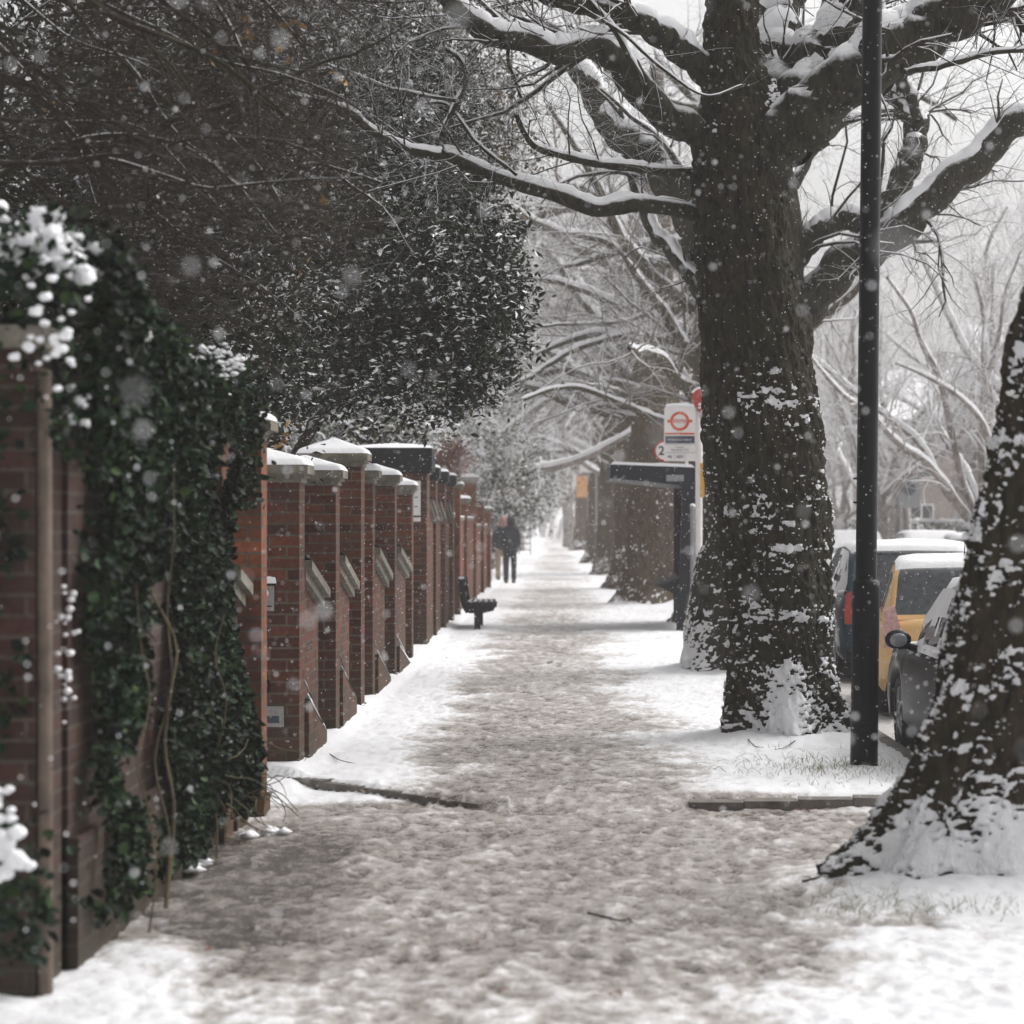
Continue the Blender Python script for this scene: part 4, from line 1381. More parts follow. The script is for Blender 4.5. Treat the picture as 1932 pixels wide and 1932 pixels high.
def ivy():
    rs = np.random.RandomState(505)
    root = empty("ivy", (-1.8, 12, 0), "thick green ivy hanging over the near brick wall, snow caught along its top", "climbing plant")
    n = 46000
    Y = rs.uniform(9.75, 14.35, n)
    top = np.interp(Y, [9.7, 10.6, 11.3, 12.2, 13.0, 14.0, 14.6], [2.75, 2.62, 2.45, 2.35, 2.45, 2.12, 1.7]) + 0.1 * (vnoise(Y * 3, 0, 0, 1) - .5)
    z = rs.uniform(0.02, 1, n) ** 0.9 * top
    # thickness of the ivy mat: heavy low mass near its far end, thin patches showing brick
    th = 0.05 + 0.17 * fbm(Y * 1.3, z * 1.3, 0, 3, 8) + 0.13 * np.exp(-((z - 0.42) / 0.40) ** 2) * sstep(12.2, 13.8, Y) + 0.10 * sstep(1.6, 2.4, z)
    x = WX - 0.08 + th * rs.uniform(0.35, 1.0, n) ** 0.6
    dens = fbm(Y * 2.1, z * 1.6, 3, 3, 12)
    keep = (dens > 0.42) | ((z > 2.0) & (Y < 11.5))
    keep &= ~((Y < 10.15) & (z < 1.8) & (rs.uniform(0, 1, n) > 0.05))
    keep &= ~((z < 0.30) & (Y < 12.2) & (rs.uniform(0, 1, n) > 0.4))
    C = np.stack([x, Y, z], -1)[keep]
    # ivy over the near pier top
    m = 4200
    a = np.stack([rs.uniform(-2.7, -1.72, m), rs.uniform(9.25, 10.4, m), rs.uniform(1.75, 2.78, m)], -1)
    hang = fbm(a[:, 0] * 4, a[:, 2] * 2, 0, 2, 3)
    a = a[(a[:, 2] > 2.2 - 0.9 * (hang - 0.35)) & ((a[:, 1] < 9.48) | (a[:, 2] > 2.3) | (a[:, 0] > -1.88))]
    # low clump bottom left
    b = P(20, 1710, 9.0) + rs.normal(size=(420, 3)) * np.array([0.10, 0.12, 0.16])
    b = b[(b[:, 2] > 0.12) & (b[:, 0] < -1.72)]
    c2 = rs.uniform(0, 1, (1200, 3)) * np.array([0.55, 0.1, 1.6]) + np.array([-2.45, 9.38, 0.15])
    c2 = c2[fbm(c2[:, 0] * 5, c2[:, 2] * 3, 0, 2, 9) > 0.56]
    e = np.stack([rs.normal(-1.86, .11, 1500), rs.uniform(14.0, 15.2, 1500), 2.30 + rs.normal(size=1500) * .13], -1)
    e2 = np.stack([rs.normal(-1.80, .05, 500), rs.uniform(14.9, 15.25, 500), rs.uniform(1.75, 2.3, 500)], -1)
    mb = MB()
    leaves(mb, np.concatenate([C, a, b, c2, e, e2]), 0.045, rs, 0, 0.1, 0.8, 0.3)
    mb.build("foliage", M['ivy'], root)
    sm = MB()
    for (y0, zt, r) in ((11.3, 1.35, 0.010), (11.36, 1.9, 0.006), (12.9, 1.2, 0.006), (10.6, 1.4, 0.005)):
        pts = [np.array([WX + 0.12 + rs.normal() * .03, y0 + rs.normal() * .07, zt * k / 6]) for k in range(7)]
        s1 = MB()
        s1.tubes(catmull(np.array(pts), 22), np.linspace(r, r * .6, 22), 7)
        s1.build("stem", M['stem'], root)
    # loose runners at the foot
    for k in range(26):
        y0 = rs.uniform(12.8, 14.8)
        p0 = np.array([WX + 0.15, y0, rs.uniform(0.1, 0.5)])
        pts = [p0]
        d = np.array([rs.uniform(0.3, 1), rs.uniform(-.7, .4), rs.uniform(-.4, .3)])
        for j in range(5):
            d = d + rs.normal(size=3) * .3 + np.array([0, 0, -.15])
            d /= np.linalg.norm(d)
            pts.append(pts[-1] + d * 0.06)
        pts = np.array(pts)
        pts[:, 2] = np.maximum(pts[:, 2], 0.01)
        sm.tubes(catmull(pts, 14), np.linspace(.004, .002, 14), 4)
    sm.build("vines", M['stem'], root)
    sb = MB()
    # snow along the top
    k = 420
    Yt = rs.uniform(9.3, 10.6, k)
    xs = rs.uniform(-2.45, -1.70, k)
    tp = np.stack([xs, Yt, 2.70 - 0.28 * (xs + 2.0) ** 2 - 0.25 * np.clip(xs + 1.95, 0, 1) * 2 + rs.normal(size=k) * 0.045], -1)
    for q0 in tp[:330]:
        if vnoise(q0[0] * 5, q0[1] * 3, 0, 4) > 0.35:
            lump(sb, q0 + np.array([0, 0, .02]), rs.uniform(.016, .042), rs.randint(999), 6, .7)
    blobs(sb, tp[330:], 0.03, rs)
    k = 60
    t = rs.uniform(0, 1, k)
    blobs(sb, np.stack([-1.72 + rs.normal(size=k) * .015, 10.2 + t * 1.6, 2.55 - t * 0.28 + rs.normal(size=k) * .012], -1), 0.026, rs)
    k = 150
    q = np.array([P(px, py, 12.9) for px, py in zip(rs.normal(405, 32, k), rs.normal(685, 16, k))])
    q[:, 2] += 0
    q[:, 1] += rs.normal(size=k) * .12
    blobs(sb, q, 0.018, rs)
    for (px, py, sx, sy, Yc, nn, s) in ((140, 780, 14, 24, 10.1, 12, .02), (185, 735, 25, 15, 10.4, 6, .02), (128, 1170, 8, 40, 10.1, 16, .014), (120, 1310, 14, 40, 10.1, 12, .014), (0, 1565, 14, 60, 8.9, 26, .028), (30, 1620, 18, 14, 8.9, 10, .03), (90, 620, 40, 60, 9.6, 26, .02)):
        q = np.array([P(px + rs.normal() * sx, py + rs.normal() * sy, Yc - 0.35) for _ in range(nn)])
        for qq in q:
            lump(sb, qq, s * rs.uniform(.5, 1.2), rs.randint(999), 7, .7)
    sb.build("snow_clumps", M['snow'], root)


ivy()

# ------------------------------------------------------------------ piers and wing walls
def cap_profile(mb, x0, x1, y0, y1, z0, z1):
    """moulded stone cap: three steps growing outwards"""
    h = z1 - z0
    for k, (o, a, b) in enumerate(((0.015, 0, .28), (0.035, .28, .5), (0.06, .5, 1.0))):
        mb.box(x0 - o, x1 + o, y0 - o, y1 + o, z0 + h * a, z0 + h * b)


def snow_pyramid(mb, x0, x1, y0, y1, z0, hgt, seed):
    n = 26
    u = np.linspace(-1, 1, n)
    U, Vv = np.meshgrid(u, u)
    m = np.maximum(np.abs(U), np.abs(Vv))
    edge = 1 - sstep(0.86, 1.0, m)
    z = z0 + 0.035 * edge ** 0.5 + hgt * (1 - m) + (fbm(U * 2.5, Vv * 2.5, seed, 3, seed) - .5) * 0.014 * edge
    X = (x0 + x1) / 2 + U * (x1 - x0) / 2
    Yy = (y0 + y1) / 2 + Vv * (y1 - y0) / 2
    mb.grid(np.stack([X, Yy, z], -1), n, n)


def pier(Y, xr, w, d, h, label, cap='stone', snow_h=0.09, mat='brick', group="brick gate piers along the garden wall", slab=(0.12, 0.06)):
    root = empty("brick_pier", (xr - w / 2, Y, 0), label, "pier", group)
    x0, x1 = xr - w, xr
    mb = MB()
    mb.box(x0, x1, Y, Y + d, -0.2, h)
    mb.box(x0 - 0.02, x1 + 0.018, Y - 0.018, Y + d + 0.02, -0.2, 0.06)
    mb.build("shaft", M[mat], root)
    mb = MB()
    if cap == 'stone':
        cap_profile(mb, x0, x1, Y, Y + d, h, h + 0.115)
        # shallow stone pyramid under the snow
        mb.prism([(x0 - .055, h + .115), (x1 + .055, h + .115), ((x0 + x1) / 2, h + .115 + snow_h * .6)], 'y', Y + d * .3, Y + d * .7)
        mb.build("cap", M['stone'], root)
        o = 0.062
        zt = h + 0.115
    else:
        t, o = slab
        mb.box(x0 - o, x1 + o, Y - o, Y + d + o, h, h + t)
        mb.box(x0 - o * .5, x1 + o * .5, Y - o * .5, Y + d + o * .5, h - 0.03, h)
        mb.build("cap", M['blackmatt'], root)
        zt = h + t
    sb = MB()
    snow_pyramid(sb, x0 - o, x1 + o, Y - o, Y + d + o, zt + 0.002, snow_h, int(Y * 7))
    sb.build("snow_cap", M['snow'], root)
    return root


def wing(Y0, Y1, xr, z0, z1, p0, p1, label, mat='brick', cop=0.13, group="short wing walls with ramped stone copings"):
    """wing wall from Y0 to Y1 with a coping that ramps down from z0 to z1, and a stepped plinth whose top falls from p0 to p1"""
    root = empty("wing_wall", (xr - 0.12, Y0, 0), label, "wall", group)
    Y0 += 0.012                     # clear of the pier's base course
    mb = MB()
    xa = xr - 0.30
    xb = xr - 0.035
    mb.prism([(Y0, -0.2), (Y1, -0.2), (Y1, z1 - cop), (Y0, z0 - cop)], 'x', xa, xb)
    # plinth proud of the wall
    mb.prism([(Y0, -0.2), (Y1, -0.2), (Y1, max(p1, 0.0)), (Y0, p0)], 'x', xb + 0.001, xr + 0.03)
    if p0 > 0.2:
        mb.prism([(Y0, -0.2), (Y0 + (Y1 - Y0) * .8, -0.2), (Y0 + (Y1 - Y0) * .8, max(p1 + .02, 0.0) + .11), (Y0, p0 + .12)], 'x', xb + 0.001, xr - 0.003)
    mb.build("wall", M[mat], root)
    mb = MB()
    # moulded coping in two layers
    mb.prism([(Y0, z0 - cop), (Y1 + .02, z1 - cop), (Y1 + .02, z1 - cop * .5), (Y0, z0 - cop * .5)], 'x', xa - .02, xb + .045)
    mb.prism([(Y0, z0 - cop * .5), (Y1 + .05, z1 - cop * .5), (Y1 + .05, z1), (Y0, z0)], 'x', xa - .045, xb + .085)
    mb.build("coping", M['stone'], root)
    sb = MB()
    n, m = 22, 9
    t = np.linspace(0.0, 1, n)
    s = np.linspace(-1, 1, m)
    S, T = np.meshgrid(s, t)
    cx = (xa + xb) / 2 + .02
    hw = (xb - xa) / 2 + .062
    z = z0 + (z1 - z0) * T + 0.003 + 0.040 * (1 - sstep(.75, 1, np.abs(S))) * (0.5 + fbm(T * 6, S * 2, Y0, 3, 5))
    sb.grid(np.stack([cx + S * hw, Y0 + .005 + (Y1 - Y0 + .035) * T, z], -1), m, n)
    if p0 > 0.2:
        sb.build("snow_cover", M['snow'], root)
        for (xi, xo, a, b, q) in ((xr - .002, xr + .036, p0, max(p1, 0), 1.0), (xb + .002, xr + .002, p0 + .12, max(p1 + .02, 0) + .11, .8)):
            s2 = np.linspace(0, 1, 5)
            S2, T2 = np.meshgrid(s2, t)
            zz = a + (b - a) * T2 + .003 + .045 * (1 - np.abs(S2 * 2 - 1)) * (0.4 + fbm(T2 * 9, S2, Y0, 2, 8))
            sb = MB()
            sb.grid(np.stack([xi + (xo - xi) * S2, Y0 + .005 + (Y1 - Y0) * q * T2 * .94, zz], -1), 5, n)
            sb.build("ledge_snow", M['snow'], root)
    else:
        sb.build("snow_cover", M['snow'], root)
    return root


XR = -1.72
pier(14.25, XR - 0.10, 0.45, 0.36, 2.2, "orange brick pier half swallowed by ivy at the far end of the ivy wall", snow_h=.05, mat='brick_orange')
wing(14.61, 15.15, XR - 0.09, 1.40, 1.30, 0.0, 0.0, "stub wall with a mossy sloping stone just left of the entry phone pier")
pier(15.30, XR - 0.005, 0.34, 0.30, 2.13, "narrow orange edged brick pier with ivy trailing over it, nearest before the entry phone", cap='stone', snow_h=.05, mat='brick_orange')
p1 = pier(17.5, XR, 0.52, 0.36, 1.92, "brick pier with the metal entry phone and letter slot")
wing(17.86, 19.25, XR, 1.40, 1.17, 0.46, 0.14, "ramped wing wall behind the entry phone pier")
pier(20.3, XR + .005, 0.50, 0.36, 1.94, "second stone capped brick pier, just behind the entry phone pier")
wing(20.66, 22.1, XR, 1.40, 1.16, 0.50, 0.18, "ramped wing wall below the second stone capped pier")
pier(22.96, XR, 0.50, 0.42, 2.14, "tallest stone capped brick pier with a pointed snow cap", snow_h=.11)
pier(24.4, XR, 0.34, 0.32, 2.02, "slim stone capped pier right of the tallest one")
wing(24.72, 26.6, XR, 1.42, 1.14, 0.42, 0.10, "third ramped wing wall, right of the slim pier")
pier(27.7, XR, 0.44, 0.34, 2.04, "stone capped brick pier second before the wide black capped gate pier")
wing(28.04, 30.2, XR, 1.40, 1.15, 0.34, 0.05, "fourth ramped wing wall, beside the wide gate pier")
pier(30.9, XR, 0.44, 0.34, 1.98, "lowest stone capped brick pier, tucked against the wide black capped gate pier")
pB = pier(34.4, XR, 0.86, 0.80, 2.33, "wide brick gate pier with a thick black flat cap and a white notice", cap='black', snow_h=.035, slab=(0.30, 0.07))
wing(35.2, 36.9, XR, 1.97, 1.72, 0, 0, "high wing wall sloping down just past the wide gate pier", cop=.08)
pier(37.0, XR, 0.44, 0.44, 2.28, "first slim pier with a black cap past the wide gate pier", cap='black', snow_h=.03, slab=(0.15, 0.05))
wing(37.44, 39.2, XR, 1.97, 1.72, 0, 0, "high wing wall behind the first slim black capped pier", cop=.08)
pier(39.9, XR, 0.44, 0.44, 2.28, "second slim pier with a black cap past the wide gate pier", cap='black', snow_h=.03, slab=(0.15, 0.05))
wing(40.34, 42.2, XR, 1.98, 1.72, 0, 0, "high wing wall behind the second slim black capped pier", cop=.08)
pier(43.0, XR, 0.44, 0.44, 2.28, "third slim pier with a black cap, above the back of the bench", cap='black', snow_h=.03, slab=(0.15, 0.05))
pier(46.0, XR, 0.3, 0.34, 2.22, "thin orange red brick pier past the black capped ones, nearer of two", snow_h=.03, mat='brick_orange')
pier(49.5, XR, 0.34, 0.34, 2.0, "thin orange red brick pier past the black capped ones, farther of two", snow_h=.03, mat='brick_orange')
pier(55.0, XR, 0.5, 0.44, 2.5, "tall orange red brick pier in the far garden wall", snow_h=.03, mat='brick_orange')
pier(60.0, XR + .02, 0.44, 0.44, 2.1, "low orange red brick pier towards the end of the far garden wall", snow_h=.03, mat='brick_orange')
pier(65.0, XR + .04, 0.44, 0.44, 1.9, "last brick pier before the two people", snow_h=.03, mat='brick_orange')


def long_wall(Y0, Y1, x, h, label, mat, steps=1, thick=0.23):
    root = empty("brick_wall", (x - .1, Y0, 0), label, "wall")
    mb, sb = MB(), MB()
    mb.box(x - thick, x, Y0, Y1, -0.2, h)
    mb.build("wall", M[mat], root)
    c = MB()
    c.box(x - thick - .02, x + .02, Y0, Y1, h, h + .06)
    c.build("coping", M['stone'], root)
    sb.box(x - thick - .015, x + .015, Y0 + .01, Y1 - .01, h + .062, h + .085)
    sb.build("snow_cover", M['snow'], root)


# low garden wall behind the first piers (fills the gaps between them) and the long far wall
long_wall(43.5, 45.95, XR - .1, 1.75, "brown brick wall between the black capped piers and the orange ones", 'brick')
long_wall(46.4, 54.9, XR - .06, 1.7, "orange brick wall running up the street past the bench", 'brick_orange')
long_wall(55.5, 64.9, XR - .05, 1.55, "far orange brick wall ending near the two people", 'brick_orange')
long_wall(65.5, 71.5, XR - .1, 1.3, "last low stretch of orange brick wall beside the two people", 'brick_orange')


def iron_gate(Y0, Y1, label, h=1.72, x=XR - 0.25):
    root = empty("garden_gate", (x, Y0, 0), label, "gate", "black gates between the brick piers")
    mb = MB()
    mb.box(x - .02, x + .02, Y0 + .02, Y0 + .07, 0.02, h)
    mb.build("stile", M['black'], root)
    mb = MB()
    mb.box(x - .02, x + .02, Y1 - .07, Y1 - .02, 0.02, h)
    mb.build("stile", M['black'], root)
    for z in (.08, .75, h - .1):
        mb = MB()
        mb.box(x - .015, x + .015, Y0 + .07, Y1 - .07, z, z + .05)
        mb.build("rail", M['black'], root)
    mb = MB()
    y = Y0 + .13
    while y < Y1 - .1:
        mb.tubes(np.array([(x, y, 0.05), (x, y, h / 2), (x, y, h + .06)]), np.array([.012, .012, .004]), 6)
        mb.ball((x + .0, y, h * .8), .026, n=5)
        y += .1
    mb.build("bars", M['black'], root)


iron_gate(19.32, 20.27, "black iron gate between the entry phone pier's wing and the second pier")
iron_gate(22.15, 22.93, "black iron gate in front of the tallest stone capped pier")
iron_gate(26.65, 27.67, "black iron gate in the dark gap before the fifth stone capped pier")
iron_gate(31.27, 34.3, "wide black gate beside the wide black capped pier", 1.6)

# things fixed to the entry-phone pier
def fittings():
    yf = 17.5
    mb = MB()
    mb.box(-1.985, -1.885, yf - .03, yf - .001, 1.07, 1.235)
    o = mb.build("entry_phone", M['steel'], p1)
    o["label"] = "brushed metal entry phone under a snow topped hood"
    k = MB(); k.ball((-1.945, yf - .035, 1.185), .026, n=8); k.build("button", M['white'], o)
    k = MB(); k.box(-1.97, -1.90, yf - .034, yf - .0302, 1.095, 1.105); k.build("speaker_slot", M['ink'], o)
    k = MB(); k.box(-1.995, -1.872, yf - .055, yf - .001, 1.236, 1.25); k.build("hood", M['black'], o)
    k = MB()
    snow_pyramid(k, -1.995, -1.872, yf - .055, yf - .003, 1.252, .012, 9)
    k.build("snow_cap", M['snow'], o)
    mb = MB()
    for (a, b, c, d_) in ((-1.985, -1.822, .405, .435), (-1.985, -1.822, .30, .325), (-1.985, -1.955, .325, .405), (-1.852, -1.822, .325, .405)):
        mb.box(a, b, yf - .02, yf - .001, c, d_)
    mb.box(-1.955, -1.852, yf - .012, yf - .001, .372, .405)
    o = mb.build("letter_slot", M['steel'], p1)
    o["label"] = "stainless steel letter slot low on the pier"
    k = MB(); k.box(-1.954, -1.853, yf - .008, yf - .001, .326, .371); k.build("flap", M['slate'], o)
    mb = MB(); mb.box(-1.985, -1.92, yf - .03, yf - .001, .53, .615)
    mb.ball((-1.952, yf - .032, .575), .028, n=7)
    mb.build("door_knob", M['black'], p1)
    # notice on the wide pier
    yb = 34.4
    mb = MB(); mb.box(-1.905, -1.80, yb - .02, yb - .001, 1.75, 2.20)
    o = mb.build("notice", M['white'], pB)
    for z in (2.14, 2.09, 1.98, 1.86):
        k = MB()
        k.box(-1.885, -1.885 + .05, yb - .024, yb - .0205, z, z + .012)
        k.build("printed_line", M['ink'], o)
    mb = MB(); mb.box(-1.905, -1.80, yb - .02, yb - .001, 1.67, 1.725)
    mb.build("name_plate", M['white'], pB)


fittings()

# ------------------------------------------------------------------ text helper
def text_mesh(s, size, x, y, z, mat, parent, name="lettering", align='CENTER', bold=0.0, ang=0.0):
    cu = bpy.data.curves.new(name, 'FONT')
    cu.body = s
    cu.size = size
    cu.align_x = align
    cu.align_y = 'CENTER'
    cu.extrude = 0.001
    cu.offset = bold
    t = bpy.data.objects.new("tmp_text", cu)
    col.objects.link(t)
    dg = bpy.context.evaluated_depsgraph_get()
    me = bpy.data.meshes.new_from_object(t.evaluated_get(dg))
    bpy.data.objects.remove(t)
    me.materials.clear()
    me.materials.append(mat)
    o = bpy.data.objects.new(name, me)
    col.objects.link(o)
    o.parent = parent
    pw = parent_world(parent)
    o.location = (x - pw[0], y - pw[1], z - pw[2])
    o.rotation_euler = (math.pi / 2, 0, 0)
    return o


def disc_y(mb, cx, cz, r0, r1, ya, yb, n=48, a0=0, a1=2 * math.pi, mat=0):
    """ring in the XZ plane between depths ya<yb"""
    t = np.linspace(a0, a1, n + 1)
    V, F = [], []
    for k in range(n + 1):
        c, s = math.cos(t[k]), math.sin(t[k])
        V += [(cx + r0 * c, ya, cz + r0 * s), (cx + r1 * c, ya, cz + r1 * s), (cx + r1 * c, yb, cz + r1 * s), (cx + r0 * c, yb, cz + r0 * s)]
    for k in range(n):
        a, b = 4 * k, 4 * (k + 1)
        F += [(a, a + 1, b + 1, b), (a + 1, a + 2, b + 2, b + 1), (a + 2, a + 3, b + 3, b + 2), (a + 3, a, b, b + 3)]
    mb.add(V, F, mat)


def bus_stop():
    Y = 38.0
    s = Y / FPX
    X = lambda px: (px - VPX) * s
    Z = lambda py: EYE - (py - VPY) * s
    px_pole = X(1319)
    root = empty("bus_stop", (px_pole, Y, 0), "white bus stop post with a ringed flag and route numbers", "bus stop")
    mb = MB()
    mb.lathe([(0.05, 0), (0.05, 0.9), (0.052, Z(872)), (0.058, Z(872) + .01), (0.058, Z(775)), (0.05, Z(774))], px_pole, Y + .05, 0, 18)
    mb.build("post", M['white'], root)
    mb = MB()
    mb.box(X(1321), X(1329), Y - .02, Y - .008, Z(938), Z(874))
    mb.build("strip", M['yellow'], root)
    # flag
    x0, x1, z0, z1 = X(1253), X(1312), Z(870), Z(767)
    mb = MB()
    r = .03
    pts = [(x0, z0), (x1, z0), (x1, z1 - r)] + [(x1 - r + r * math.cos(a), z1 - r + r * math.sin(a)) for a in np.linspace(.2, 1.4, 4)] + [(x0 + r, z1), (x0, z1 - r)]
    mb.prism(pts, 'y', Y - .03, Y + .0)
    f = mb.build("flag", M['white'], root)
    w = x1 - x0
    h = z1 - z0
    def fz(v):   # v: 0 top .. 1 bottom
        return z1 - v * h
    cx = (x0 + x1) / 2 - .002
    cz = fz(.27)
    mb = MB()
    disc_y(mb, cx, cz, w * .22, w * .31, Y - .034, Y - .0305)
    mb.box(cx - w * .40, cx - w * .225, Y - .0345, Y - .0306, cz - w * .048, cz + w * .048)
    mb.box(cx + w * .225, cx + w * .40, Y - .0345, Y - .0306, cz - w * .048, cz + w * .048)
    mb.box(cx - w * .215, cx + w * .215, Y - .0345, Y - .0306, cz + w * .047, cz + w * .056)
    mb.box(cx - w * .215, cx + w * .215, Y - .0345, Y - .0306, cz - w * .056, cz - w * .047)
    mb.box(x0 + .008, x1 - .012, Y - .0345, Y - .0306, fz(.515), fz(.482))
    mb.build("ring_emblem", M['red'], f)
    text_mesh("BUS STOP", .042, cx, Y - .032, cz, M['red'], f, bold=.001)
    mb = MB()
    mb.box(x0 + .015, x1 - .012, Y - .0345, Y - .0306, fz(.675), fz(.54))
    mb.build("name_panel", M['slate'], f)
    text_mesh("St Dominics School", .042, cx, Y - .0365, fz(.61), M['white'], f)
    text_mesh("Towards", .034, cx, Y - .032, fz(.745), M['ink'], f)
    text_mesh("Hampstead Rd", .042, cx, Y - .032, fz(.795), M['ink'], f)
    mb = MB()
    for v in (.69, .845):
        mb.box(x0 + .004, x1 - .004, Y - .0335, Y - .0306, fz(v) - .002, fz(v) + .002)
    for u in (.34, .66):
        mb.box(x0 + w * u - .0015, x0 + w * u + .0015, Y - .0335, Y - .0306, z0 + .008, fz(.85))
    mb.build("ruled_lines", M['ink'], f)
    text_mesh("46", .062, x0 + w * .18, Y - .032, fz(.92), M['ink'], f, bold=.0008)
    text_mesh("603", .062, x0 + w * .50, Y - .032, fz(.92), M['ink'], f, bold=.0008)
    sb = MB()
    snow_pyramid(sb, x0 + .01, x1 - .01, Y - .032, Y + .002, z1 + .001, .012, 3)
    sb.build("snow_cap", M['snow'], root)
    # roundel finial
    mb = MB()
    rc = (X(1324), Z(752))
    disc_y(mb, rc[0], rc[1], 0.001, .145, Y - .03, Y + .03)
    mb.box(rc[0] - .06, rc[0] + .06, Y - .04, Y + .06, Z(777), Z(771))
    o = mb.build("finial", M['deepred'], root)
    mb = MB()
    mb.box(rc[0] + .0, rc[0] + .05, Y - .036, Y - .0305, rc[1] - .09, rc[1] + .10)
    mb.box(rc[0] - .05, rc[0] + .0, Y - .036, Y - .0305, rc[1] - .105, rc[1] - .065)
    mb.build("emblem", M['white'], o)
    mb = MB()
    disc_y(mb, rc[0], rc[1], .1455, .175, Y - .03, Y + .03, 24, .35, math.pi - .55)
    mb.box(rc[0] - .05, rc[0] + .05, Y - .04, Y + .05, Z(770.5), Z(768))
    mb.build("snow_cap", M['snow'], o)
    # 20 zone sign farther off
    Y = 38.4
    s = Y / FPX
    c = ((1254 - VPX) * s, EYE - (851 - VPY) * s)
    root = empty("speed_sign", (c[0], Y, 0), "round red rimmed 20 speed limit sign peeping out left of the bus stop flag", "road sign")
    mb = MB(); mb.tubes(np.array([(c[0], Y + .03, c[1]), (c[0] + .2, Y + .03, c[1]), (px_pole, Y - .29, c[1])]), np.array([.015] * 3), 8)
    mb.build("bracket", M['greymetal'], root)
    mb = MB(); disc_y(mb, c[0], c[1], .001, .13, Y - .01, Y + .01)
    f = mb.build("disc", M['white'], root)
    mb = MB(); disc_y(mb, c[0], c[1], .1302, .158, Y - .012, Y + .012)
    mb.build("rim", M['deepred'], f)
    text_mesh("20", .185, c[0] - .0, Y - .012, c[1], M['ink'], f, bold=.004)


bus_stop()


def shelter():
    Y0, Y1 = 40.0, 43.6
    s = Y0 / FPX
    X = lambda px: (px - VPX) * s
    Z = lambda py: EYE - (py - VPY) * s
    root = empty("bus_shelter", (1.6, Y0, 0), "dark bus shelter seen end on, snow along its roof, under the bus stop flag", "bus shelter")
    mb = MB()
    xl, xr = X(1151), X(1316)
    mb.prism([(xl, Z(902)), (xr - .06, Z(918)), (xr, Z(905)), (xr, Z(890)), (xr - .05, Z(882)), (xl + .01, Z(876))], 'y', Y0, Y1)
    r = mb.build("roof", M['navy'], root)
    sb = MB()
    n = 30
    t = np.linspace(0, 1, n)
    ys = np.linspace(Y0 + .005, Y1 - .01, 8)
    T, YY = np.meshgrid(t, ys)
    zt = Z(876) + (Z(882) - Z(876)) * T - .06 * sstep(.93, 1, T) + .004
    e = (1 - sstep(.94, 1, np.abs(T * 2 - 1)))
    sb.grid(np.stack([xl + .012 + (xr - xl - .02) * T, YY, zt + .042 * e * (0.8 + .4 * fbm(T * 5, YY, 0, 2, 3))], -1), n, 8)
    # front lip of the snow
    zf = Z(876) + (Z(882) - Z(876)) * t - .06 * sstep(.93, 1, t) + .004
    ef = (1 - sstep(.94, 1, np.abs(t * 2 - 1)))
    top = np.stack([xl + .012 + (xr - xl - .02) * t, np.full(n, Y0 + .005), zf + .042 * ef * (0.8 + .4 * fbm(t * 5, Y0, 0, 2, 3))], -1)
    bot = np.stack([xl + .012 + (xr - xl - .02) * t, np.full(n, Y0 + .002), zf - .003], -1)
    sb.grid(np.stack([bot, top], 0), n, 2)
    sb.build("snow_cover", M['snow'], r)
    mb = MB(); mb.box(X(1257), X(1290), Y0 - .012, Y0 - .001, Z(908), Z(896))
    mb.build("end_plate", M['greymetal'], r)
    mb = MB()
    mb.box(X(1284), X(1314), Y0 + .1, Y0 + .2, Z(918), Z(900))
    mb.prism([(X(1282), 0.6), (X(1313), 0.6), (X(1313), Z(905)), (X(1288), Z(912))], 'y', Y0 + .05, Y0 + .16)
    mb.box(X(1277), X(1292), Y0 + .05, Y0 + .16, -0.05, .6)
    mb.build("end_frame", M['navy'], root)
    mb = MB()
    mb.box(X(1290), X(1312), Y1 - .1, Y1, -0.05, 2.3)
    mb.build("rear_post", M['navy'], root)
    mb = MB()
    mb.box(X(1306), X(1310), Y0 + .2, Y1 - .12, 0.25, 2.2)
    mb.build("back_panel", M['glass'], root)
    mb = MB()
    mb.prism([(X(1240), .70), (X(1290), .50), (X(1290), .82)], 'y', Y0 + .22, Y1 - .3)
    mb.build("seat", M['navy'], root)
    mb = MB()
    mb.lathe([(.035, .35), (.035, Z(960)), (.042, Z(959)), (.042, Z(955)), (.001, Z(955))], X(1306), Y0 - .12, 0, 12)
    mb.tubes(np.array([(X(1306), Y0 - .12, .36), (X(1308), Y0, .36), (X(1310), Y0 + .06, .36)]), np.array([.03] * 3), 8)
    p = mb.build("rail_post", M['greymetal'], root)
    sb = MB(); sb.ball((X(1306), Y0 - .12, Z(955) + .008), .042, n=8, sq=(1, 1, .8)); sb.build("snow_cap", M['snow'], p)


shelter()


